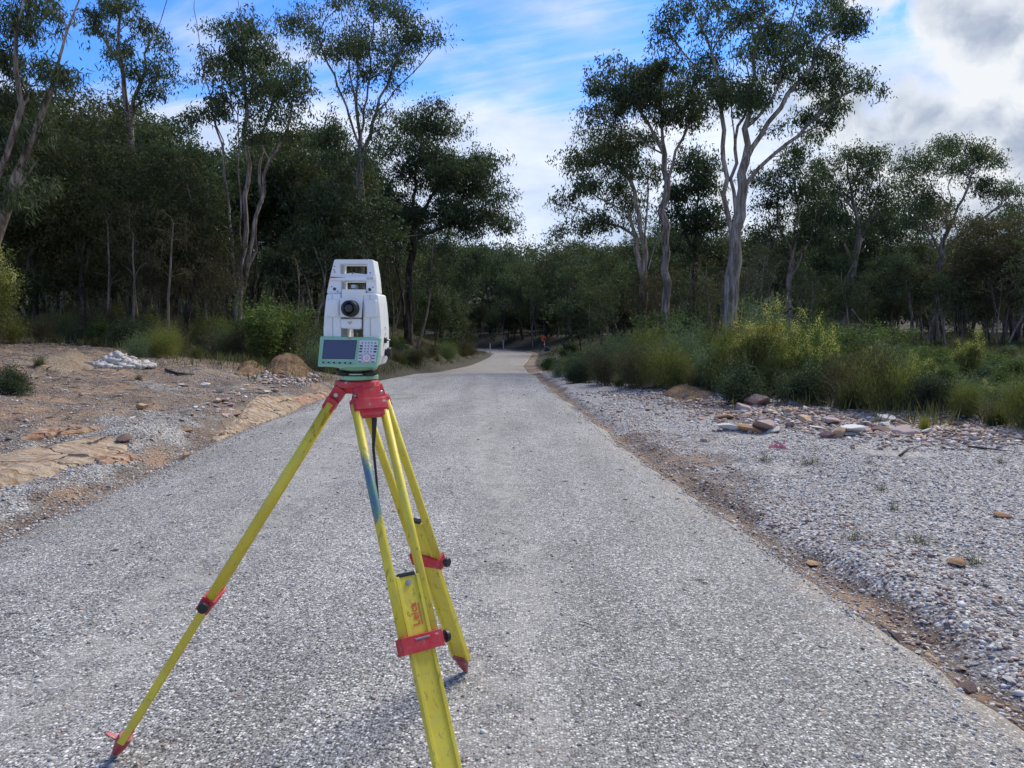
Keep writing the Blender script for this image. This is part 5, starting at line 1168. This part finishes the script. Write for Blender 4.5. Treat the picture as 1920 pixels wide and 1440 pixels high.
for an in (1.2, 3.3, 5.4):
    b = MB(); b.tube([(0, 0, .95), (math.cos(an) * .42, math.sin(an) * .42, 0)], [.05, .035], 6); b.build('leg', M['black'], e)
b = MB(); b.tube([(0, 0, .85), (0, 0, 1.15)], [.09, .07], 8); b.build('head', M['black'], e)
b = MB()
b.add([(-.28, 0, 1.35), (-.1, -.06, 1.72), (.2, -.04, 1.70), (.33, 0, 1.45), (.12, -.08, 1.15), (-.15, -.05, 1.10), (0, .10, 1.42), (0, -.12, 1.42)],
      [(0, 1, 7), (1, 2, 7), (2, 3, 7), (3, 4, 7), (4, 5, 7), (5, 0, 7), (1, 0, 6), (2, 1, 6), (3, 2, 6), (4, 3, 6), (5, 4, 6), (0, 5, 6)])
b.build('target', M['orange'], e)
b = MB(); b.box((.08, -.13, 1.42), (.16, .05, .2)); b.build('target_centre', M['black'], e, bevel=.02)
b = MB(); b.tube([(.12, -.3, 0), (.1, -.15, 1.1)], .012, 6); b.build('plumb_pole', M['white'], e)
b = MB(); b.add([(.1, -.1, 0), (.95, -.2, 0), (.9, .3, 0), (.1, .35, 0), (.35, 0, .6), (.35, .15, .6)], [(0, 1, 4), (1, 2, 5, 4), (2, 3, 5), (3, 0, 4, 5), (3, 2, 1, 0)]); b.build('cover', M['black'], e, bevel=.02)
rng_ = np.random.default_rng(7); g = G(1465, 842); b = MB()
for q in range(9):
    p = np.array([rng_.normal(0, .03), rng_.normal(0, .02), .01]); pts = []
    for i in range(7):
        pts.append(p.copy()); p = p + rng_.normal(0, .024, 3) * (1, 1, 1.1) + (0, 0, .004); p[2] = max(.005, p[2])
    vs = []; 
    for i, a in enumerate(pts): vs += [a, a + np.array([.006 * math.sin(i), .004, .024])]
    b.add(vs, [(2 * i, 2 * i + 2, 2 * i + 3, 2 * i + 1) for i in range(6)], 0, True)
tag(b.build('flagging_tape', M['pink'], None, tuple(g)), 'crumpled bright pink flagging tape on the pale gravel', 'tape')

# ------------------------------------------------------------------ surveying tripod
def worn(name, base, dark, dirtc, chip=None, sc_=22):
    m_, t = new_mat(name); co = t.n('TexCoord').outputs['Object']
    n1 = t.noise(co, sc_, 5, .65); n2 = t.noise(t.scalev(co, 1, 1, .35), sc_ * 2.2, 5, .7); n3 = t.noise(co, 5, 3)
    c = t.mix(t.ss(n3, .35, .7), base, dark); c = t.mix(t.m('MULTIPLY', t.ss(n2, .57, .68), .7), c, dirtc)
    if chip: c = t.mix(t.ss(n1, .635, .66), c, chip)
    c = t.mix(t.m('MULTIPLY', t.ss(n1, .4, .75), .25), c, (.4, .33, .22))
    finish(t, c, t.m('ADD', .38, t.m('MULTIPLY', n2, .25)), 0, n1, .12, .002, .5); return m_, t
M['yellow'], _ = worn('worn yellow paint', (.80, .67, .06), (.68, .54, .04), (.20, .17, .05))
M['red'], _ = worn('chipped red paint', (.62, .022, .045), (.50, .012, .025), (.22, .03, .03), (.50, .46, .44), 30)
M['red_dusty'], _ = worn('dusty red paint', (.42, .03, .045), (.36, .09, .09), (.36, .28, .26), (.45, .38, .35), 18)
M['steel'] = plain('bare steel', (.45, .45, .46), .35, .9, .3); M['greymetal'] = plain('grey painted metal', (.22, .23, .24), .5, .2)
HX, HY = -.525, 2.62
ZT = float(P(668, 711.7, HY)[2])
trip = empty('survey_tripod', (HX, HY, 0), 'yellow and red surveying tripod standing on the gravel road', 'tripod')
def Lc(p): return Vector((p[0] - HX, p[1] - HY, p[2]))
b = MB(); n = 36
prof = [(.060, ZT), (.074, ZT - .004), (.076, ZT - .022), (.060, ZT - .028), (.050, ZT - .045)]
vs = []
for r, z in prof:
    for i in range(n):
        a = 2 * math.pi * i / n; rr = r * (1 + .07 * math.cos(3 * (a + .9))); vs.append((rr * math.cos(a), rr * math.sin(a), z))
b.add(vs, [(i * n + j, (i + 1) * n + j, (i + 1) * n + (j + 1) % n, i * n + (j + 1) % n) for i in range(len(prof) - 1) for j in range(n)] + [tuple(range(n)), tuple((len(prof) - 1) * n + j for j in reversed(range(n)))])
b.build('head_plate', M['red'], trip, bevel=.0015)
def road_z(x, y): return float(np.interp(y, CL[:, 1], CL[:, 2])) + .03
def t_at(A, B, py):
    lo, hi = 0., 1.
    for _ in range(40):
        m_ = (lo + hi) / 2; q = A + (B - A) * m_
        if to_px((q[0] + HX, q[1] + HY, q[2]))[1] < py: lo = m_
        else: hi = m_
    return lo
def font(txt, size, mat, name, parent, mtx, ext=.0003):
    cu = bpy.data.curves.new(name, 'FONT'); cu.body = txt; cu.size = size; cu.align_x = 'CENTER'; cu.align_y = 'CENTER'; cu.extrude = ext; cu.offset = size * .012; cu.materials.append(mat); cu.resolution_u = 4
    o = bpy.data.objects.new(name, cu); col.objects.link(o); bpy.context.view_layer.update(); me = bpy.data.meshes.new_from_object(o.evaluated_get(bpy.context.evaluated_depsgraph_get())); bpy.data.objects.remove(o); o = link(name, me, parent); o.matrix_local = mtx; return o
M['logo_red'] = plain('faded red print', (.72, .10, .06), .6)
def leg(foot, clamp_py, board_py, which):
    ft = Lc((foot[0], foot[1], road_z(*foot) - .01)); dr = Vector((ft.x, ft.y, 0)).normalized()
    H = Vector((dr.x * .068, dr.y * .068, ZT - .045)); a = (ft - H).normalized(); t = Vector((-dr.y, dr.x, 0)); nn = a.cross(t).normalized()
    if nn.dot(dr) < 0: nn = -nn
    if nn.dot(dr) > 0 and which == 'front' : pass
    rot = Matrix((t, nn, a)).transposed()          # columns: tangential, outward, down the leg
    tc_ = t_at(H, ft, clamp_py); tb = t_at(H, ft, board_py); C = H + (ft - H) * tc_; Bt = H + (ft - H) * tb; L = (ft - H).length
    lg = bpy.data.objects.new('leg', None); lg.empty_display_size = .1; col.objects.link(lg); lg.parent = trip
    if which == 'front': lg['label'] = 'front leg with a blue green paint smear and red lettering'
    for sd in (-1, 1):
        mb = MB(); p0 = H + t * sd * .050 + a * .035; p1 = C + t * sd * .0525 + a * .02
        mb.tube([p0, p0 + (p1 - p0) * .5, p1], [.0165, .0165, .0165], 14, squash=(nn, .86))
        o = mb.build('pole', M['yellow'], lg)
        if which == 'front' and sd == (1 if t.x < 0 else -1):
            sm, tt = worn('yellow paint with blue green smear', (.80, .67, .06), (.68, .54, .04), (.20, .17, .05))
            pr = [nd for nd in sm.node_tree.nodes if nd.type == 'BSDF_PRINCIPLED'][0]; src = pr.inputs['Base Color'].links[0].from_socket
            k2 = NT(sm.node_tree); co = k2.n('TexCoord').outputs['Object']; k_ = t_at(p0, p1, 915); S0 = p0 + (p1 - p0) * k_
            z = k2.n('SeparateXYZ', {0: co}).outputs[2]; nz = k2.noise(k2.scalev(co, 1, 1, .3), 60, 5, .7)
            dz = k2.m('ADD', k2.m('ABSOLUTE', k2.m('SUBTRACT', z, S0.z)), k2.m('MULTIPLY', k2.m('SUBTRACT', nz, .5), .16))
            cc = k2.mix(k2.ss(k2.noise(co, 25, 2), .4, .6), (.03, .20, .22), (.02, .13, .28))
            k2.put(pr.inputs['Base Color'], k2.mix(k2.m('MULTIPLY', k2.ss(dz, .105, .07), .88), src, cc)); o.data.materials[0] = sm
    # sliding board
    mb = MB(); Lb = L * (1 - tb) - .095; mid = Bt + a * Lb / 2
    mb.box(mid, (.060, .012, Lb), rot); 
    for sd in (-1, 1): mb.box(mid + t * sd * .0345, (.013, .024, Lb + .002), rot)
    bd = mb.build('slide_board', M['yellow'], lg, bevel=.002)
    mb = MB(); mb.box(Bt + nn * .0 - a * .004, (.056, .02, .012), rot); mb.build('board_cap', M['black'], lg, bevel=.002)
    mb = MB(); q = Bt + a * .022 + nn * .006; mb.tube([q, q + nn * .006], .009, 16); mb.tube([q + nn * .006, q + nn * .0085], .0055, 6); mb.build('bolt', M['steel'], lg)
    # clamp
    mb = MB(); mb.box(C, (.140, .044, .050), rot); mb.box(C + nn * .023 - a * .012 , (.05, .003, .006), rot, 1); mb.build('clamp', [M['red'], M['greymetal']], lg, bevel=.005)
    kd = 1 if (t.x > 0) else -1
    mb = MB(); q = C + t * kd * .075; mb.tube([q, q + t * kd * .010, q + t * kd * .011, q + t * kd * .024], [.008, .008, .020, .017], 12); mb.build('clamp_knob', M['black'], lg, bevel=.001)
    mb = MB(); q = C - t * kd * .078 ; mb.box(q + a * .004, (.008, .03, .05), rot); (mb.build('clamp_lever', M['greymetal'], lg, bevel=.003) if which == 'side' else None)
    # foot
    mb = MB(); e0 = ft - a * .105; 
    mb.tube([e0, e0 + a * .03, e0 + a * .075], [.026, .024, .012], 10, squash=(nn, 1.2)); mb.box(e0 + nn * .036 + a * .024, (.024, .050, .007), rot)
    mb.box(e0 - nn * .004 + t * .0 + a * .004, (.072, .020, .022), rot)
    mb.build('foot', M['red_dusty'], lg, bevel=.003)
    mb = MB(); mb.tube([e0 + a * .068, e0 + a * .085, ft + a * .012], [.0125, .011, .004], 10); mb.build('spike', M['greymetal'], lg)
    # hinge
    mb = MB(); mb.box(H + a * .002, (.085, .040, .05), rot); mb.box(H + a * .040, (.122, .034, .046), rot); mb.box(H + a * .040 + nn * .0185, (.110, .004, .038), rot); mb.box(H + a * .070, (.09, .03, .02), rot)
    mb.build('hinge', M['red'], lg, bevel=.007)
    mb = MB(); q = H + a * .004; mb.tube([q - t * .048, q + t * .048], .007, 12); mb.build('hinge_bolt', M['steel'], lg)
    if which == 'front':
        q = C - a * .085 + nn * .0075; xa = -a; ya = nn.cross(xa)
        m4 = Matrix((xa, ya, nn)).transposed().to_4x4(); m4.translation = q
        font('Leica', .034, M['logo_red'], 'lettering', lg, m4)
        mb = MB(); mb.box(q - nn * .0012 - xa * .012, (.0, .0, .0)) if 0 else None
        mb.box(q - ya * .018 + nn * 0, (.0025, .0008, .065), rot); mb.build('lettering_underline', M['logo_red'], lg)
    return H, C
leg((-1.392, 2.55), 1122, 1085, 'side')
leg((-.1975, 3.232), 1048, 978, 'back')
leg((-.125, 2.04), 1205, 1080, 'front')
mb = MB(); pts = [P(698, 752, 2.62), P(702, 790, 2.60), P(700, 840, 2.60), P(706, 900, 2.6), P(710, 950, 2.6), P(707, 975, 2.6)]
mb.tube([Lc(p) for p in pts], [.016, .010, .0055, .005, .004, .003], 8, squash=((0, 1, 0), .9)); mb.build('strap', M['black'], trip)
mb = MB(); mb.tube([(0, 0, ZT - .044), (0, 0, ZT - .075)], [.02, .026], 16); mb.build('centring_screw', M['black'], trip)

# ------------------------------------------------------------------ total station
ts = empty('total_station', (HX, HY, ZT), 'white and green electronic surveying instrument on top of the tripod', 'survey instrument')
def Fz(zx_, zy_, yl):
    p = P(560 + zx_ / 4.8, 470 + zy_ / 4.8, HY + yl); return Vector((p[0] - HX, yl, p[2] - ZT))
def f2(lst, yl): return [(Fz(a, c, yl).x, Fz(a, c, yl).z) for a, c in lst]
M['case'] = plain('white casing', (.80, .82, .82), .42, dirt=.15, dirtc=(.45, .43, .38), dscale=18); M['case2'] = plain('light grey casing', (.52, .56, .59), .45, dirt=.1)
M['green'] = plain('pale green casing', (.30, .56, .36), .42, dirt=.15, dirtc=(.25, .3, .2)); M['screen'] = plain('dark screen glass', (.09, .10, .15), .12)
M['keypad'] = plain('white keypad', (.66, .68, .70), .5); M['key_dark'] = plain('dark key', (.03, .03, .035), .5); M['key_grey'] = plain('grey key print', (.16, .17, .2), .5); M['lens'] = plain('lens glass', (.01, .012, .015), .08)
M['redline'] = plain('red stripe', (.62, .03, .07), .45)
YF = -.085
b = MB(); pts = [(250, 385), (380, 385), (380, 800), (380, 1040), (240, 1040), (226, 940), (220, 800), (220, 700), (227, 580), (238, 470),
                 (577, 385), (708, 385), (722, 470), (733, 580), (741, 700), (742, 820), (740, 950), (712, 1040), (577, 1040), (577, 800)]
b.prism(f2(pts, YF), YF, .085, 0, [tuple(range(10)), (10, 19, 18, 17, 16, 15, 14, 13, 12, 11), (2, 3, 18, 19)])
body = b.build('body', [M['case'], M['case2']], ts, bevel=.007, seg=3)
b = MB()
for x0 in (305, 643):
    p0, p1 = Fz(x0, 392, YF - .0006), Fz(x0, 770, YF - .0006); b.box((p0 + p1) / 2, (.0009, .0012, abs(p0.z - p1.z)))
b.build('casing_seam', M['key_grey'], body)
for x0, x1, y0, y1 in ((242, 364, 435, 600), (582, 706, 440, 605)):
    b = MB(); p0, p1 = Fz(x0, y0, YF - .008), Fz(x1, y1, YF - .008); b.box(((p0.x + p1.x) / 2, YF - .002, (p0.z + p1.z) / 2), (p1.x - p0.x, .014, p0.z - p1.z)); b.build('axis_cover', M['case'], body, bevel=.012, seg=4)
b = MB(); yh = -.05
HV = [(318, 80), (375, 122), (615, 122), (668, 80), (375, 212), (615, 212), (286, 212), (690, 212), (272, 275), (385, 275), (605, 275), (698, 275), (250, 385), (385, 385), (605, 385), (708, 385), (485, 198)]
b.prism(f2(HV, yh), yh, .045, 0, [(0, 3, 2, 1), (0, 1, 4, 6), (3, 7, 5, 2), (6, 4, 9, 8), (4, 16, 5, 10, 9), (5, 7, 11, 10), (8, 9, 13, 12), (11, 15, 14, 10)])
hd = b.build('carry_handle', M['case'], ts, bevel=.004, seg=2)
b = MB(); p0, p1 = Fz(282, 226, yh - .006), Fz(682, 272, yh - .006); b.box(((p0.x + p1.x) / 2, yh - .002, (p0.z + p1.z) / 2), (p1.x - p0.x, .010, p0.z - p1.z)); b.build('handle_bar', M['case'], hd, bevel=.004, seg=3)
b = MB(); a_, c_, d_ = Fz(285, 234, yh - .0078), Fz(285, 247, yh - .0078), Fz(432, 241, yh - .0078); b.add([a_, c_, d_, a_ + Vector((0, .0012, 0)), c_ + Vector((0, .0012, 0)), d_ + Vector((0, .0012, 0))], [(0, 1, 2), (3, 5, 4), (0, 3, 4, 1), (1, 4, 5, 2), (2, 5, 3, 0)]); b.build('red_stripe', M['redline'], hd)
b = MB()
for x0, x1, yy in ((610, 632, 245), (638, 652, 245), (655, 668, 245), (612, 668, 256)):
    p0, p1 = Fz(x0, yy - 2, yh - .0076), Fz(x1, yy + 2, yh - .0076); b.box(((p0.x + p1.x) / 2, yh - .0076, (p0.z + p1.z) / 2), (p1.x - p0.x, .0008, p0.z - p1.z))
p0 = Fz(322, 142, yh - .0004); b.add([p0 + Vector((-.003, 0, -.002)), p0 + Vector((.003, 0, -.002)), p0 + Vector((0, 0, .003))], [(0, 1, 2)]); p0 = Fz(318, 172, yh - .0004); b.box(p0, (.004, .0008, .004))
b.build('handle_marking', M['key_grey'], hd)
for x0, y0, r, par_ in ((323, 345, 14, hd), (640, 350, 14, hd), (297, 323, 5, hd), (350, 365, 5, hd), (614, 370, 5, hd), (668, 330, 5, hd), (325, 192, 6, hd), (643, 200, 6, hd), (485, 207, 5, hd)):
    b = MB(); p0 = Fz(x0, y0, yh); b.tube([p0 + Vector((0, .002, 0)), p0 + Vector((0, -.0014, 0))], r * .00037, 14); b.build('screw', M['key_dark'], par_)
# telescope
b = MB(); b.prism(f2([(388, 345), (590, 350), (578, 432), (562, 605), (368, 600), (368, 435), (385, 430)], -.09), -.09, .09, 0)
tel = b.build('telescope', M['case'], ts, bevel=.006, seg=3)
b = MB(); b.prism(f2([(378, 612), (560, 612), (560, 700), (540, 708), (378, 700)], -.098), -.098, .07, 0); b.build('lower_housing', M['case'], tel, bevel=.005, seg=2)
b = MB()
for x0, x1, yy in ((440, 482, 643), (450, 472, 658)): 
    p0, p1 = Fz(x0, yy - 3, -.0986), Fz(x1, yy + 3, -.0986); b.box(((p0.x + p1.x) / 2, -.0984, (p0.z + p1.z) / 2), (p1.x - p0.x, .0008, p0.z - p1.z))
b.build('housing_marking', M['key_dark'], tel)
b = MB(); c0 = Fz(452, 520, -.125); c0.y = 0
yv = Vector((0, 1, 0)); b.tube([c0 + yv * q for q in (-.088, -.096, -.098, -.124, -.127, -.127, -.121)], [.0275, .0275, .0262, .0262, .0245, .017, .016], 40, cap=True); ep = b.build('eyepiece', M['black'], tel)
b = MB(); b.tube([c0 + yv * q for q in (-.12, -.132, -.133)], [.013, .013, .011], 28); b.tube([c0 + yv * -.133, c0 + yv * -.1335], [.006, .006], 20, 1); b.build('eyepiece_ring', [M['key_dark'], M['lens']], ep)
b = MB(); p0 = Fz(505, 325, -.03); b.box(p0, (.014, .05, .012)); b.build('sight', M['case2'], tel, bevel=.002)
# control panel
def pn(zx_, zy_, off=0): return Fz(zx_, zy_, -.100 - .030 * (zy_ - 770) / 280 - off)
def pbox(mb, x0, y0, x1, y1, off, th=.0015, mi=0, skew=0):
    q = [pn(x0 + skew * 0, y0, off), pn(x1, y0 + (x1 - x0) * .012, off), pn(x1 - (y1 - y0) * .14, y1 + (x1 - x0) * .012, off), pn(x0 - (y1 - y0) * .11, y1, off)]
    k_ = [v + Vector((0, th, 0)) for v in q]; mb.add(q + k_, [(3, 2, 1, 0), (4, 5, 6, 7), (0, 1, 5, 4), (1, 2, 6, 5), (2, 3, 7, 6), (3, 0, 4, 7)], mi)
b = MB(); q = [pn(192, 770), pn(740, 782), pn(702, 1052), pn(168, 1045)]; k_ = [v + Vector((0, .026, 0)) for v in q]
b.add(q + k_, [(3, 2, 1, 0), (4, 5, 6, 7), (0, 1, 5, 4), (1, 2, 6, 5), (2, 3, 7, 6), (3, 0, 4, 7)]); pan = b.build('control_panel', M['green'], ts, bevel=.005, seg=3)
b = MB(); pbox(b, 228, 802, 526, 974, .0008); b.build('screen_bezel', M['key_dark'], pan, bevel=.0005)
b = MB(); pbox(b, 233, 806, 521, 969, .0016); b.build('screen', M['screen'], pan)
b = MB(); pbox(b, 550, 807, 718, 1003, .0010); b.build('keypad', M['keypad'], pan, bevel=.0006)
def key(x, y, w_, h_, mt, off=.0024):
    mb = MB(); pbox(mb, x - w_ / 2, y - h_ / 2, x + w_ / 2, y + h_ / 2, off, .0014); mb.build('key', mt, pan)
for r, yy in enumerate((830, 857, 883, 908)):
    for cidx in range(3): key(604 - r * 3 + cidx * 28, yy, 9, 12, M['key_grey'])
    key((573, 564, 561, 558)[r], yy, (12, 26, 26, 26)[r], 13, M['key_dark'] if r else M['key_grey']); key((690, 694, 690, 686)[r], yy + 2, (12, 26, 26, 26)[r], 13, M['key_dark'] if r else M['key_grey'])
for yy in (940, 967, 997): key(555 - (yy - 940) * .1, yy, 28, 10, M['key_grey']); key(675 - (yy - 940) * .12, yy + 3, 28, 10, M['key_grey'])
for i in range(6): key(230 + i * 49, 1005 + i * 1.2, 34, 15, M['key_dark']); 
for i in range(6): key(238 + i * 49, 1005 + i * 1.2, 13, 9, M['keypad'], .0032)
c0 = pn(612, 967, .002); nrm = Vector((0, -1, .15)).normalized()
b = MB(); b.tube([c0, c0 + nrm * .0012], .0152, 28); b.tube([c0 + nrm * .0012, c0 + nrm * .0018], .0135, 28, 1); b.tube([c0 + nrm * .0018, c0 + nrm * .0026], .0055, 16, 0); b.tube([c0 + nrm * .0026, c0 + nrm * .003], .0045, 16, 1); b.build('navigation_key', [M['redline'], M['keypad']], pan)
pq = pn(460, 791, .0008); font('Leica', .0062, M['logo_red'], 'lettering', pan, Matrix.Translation(pq) @ Matrix.Rotation(R(90), 4, 'X'), .0002)
# side knobs
xr = Fz(742, 900, YF).x
b = MB(); z0 = Fz(790, 915, 0).z; b.tube([(xr - .004, .0, z0), (xr + .006, .0, z0), (xr + .007, 0, z0), (xr + .020, 0, z0)], [.012, .012, .0175, .0165], 20); b.build('drive_knob', M['black'], ts, bevel=.001)
b = MB(); z0 = Fz(775, 805, -.02).z; b.tube([(xr - .004, -.02, z0), (xr + .008, -.02, z0)], [.011, .010], 16); b.tube([(xr + .008, -.02, z0), (xr + .02, -.02, z0)], [.003, .003], 8, 1); b.build('drive_knob', [M['black'], M['steel']], ts)
b = MB()
for zz, ln in ((690, .022), (705, .018), (742, .014), (757, .018)): b.box((xr + .0003, 0, Fz(740, zz, 0).z), (.001, ln, .003))
b.build('side_marking', M['key_grey'], ts)
# base, levelling screws and tribrach
def lathe(prof, mat, name, par_, cx=0, cy=0, tri=0, n=36):
    mb = MB(); vs = []
    for r, z in prof:
        for i in range(n):
            a = 2 * math.pi * i / n; rr = r * (1 + tri * math.cos(3 * (a - math.pi / 2 + math.pi))); vs.append((cx + rr * math.cos(a), cy + rr * math.sin(a), z))
    m_ = len(prof); mb.add(vs, [(i * n + j, i * n + (j + 1) % n, (i + 1) * n + (j + 1) % n, (i + 1) * n + j) for i in range(m_ - 1) for j in range(n)] + [tuple(reversed(range(n))), tuple((m_ - 1) * n + j for j in range(n))]); return mb.build(name, mat, par_)
zb = lambda zy_, yl=-.05: Fz(500, zy_, yl).z
lathe([(.050, zb(1085)), (.062, zb(1075)), (.068, zb(1050)), (.070, zb(1036)), (.04, zb(1030))], M['green'], 'rotating_base', ts)
tb = lathe([(.060, .001), (.066, .003), (.066, zb(1132)), (.062, zb(1126)), (.03, zb(1125))], M['green'], 'tribrach', ts, tri=.05)
lathe([(.052, zb(1122)), (.054, zb(1118)), (.054, zb(1108)), (.05, zb(1104)), (.03, zb(1095))], M['steel'], 'spring_plate', tb, tri=.12)
lathe([(.02, zb(1126)), (.022, zb(1080))], M['greymetal'], 'centre_post', tb)
for cx, cy in ((-.043, -.033), (.047, -.033), (0, .05)):
    lathe([(.017, zb(1126)), (.0225, zb(1122)), (.0235, zb(1112)), (.0225, zb(1098)), (.016, zb(1092)), (.009, zb(1086)), (.009, zb(1078))], M['black'], 'levelling_screw', tb, cx, cy, n=24)
b = MB(); q = Fz(348, 1062, -.05); b.tube([q, q + Vector((0, 0, -.008))], .0075, 12); b.build('lock_knob', M['black'], tb)
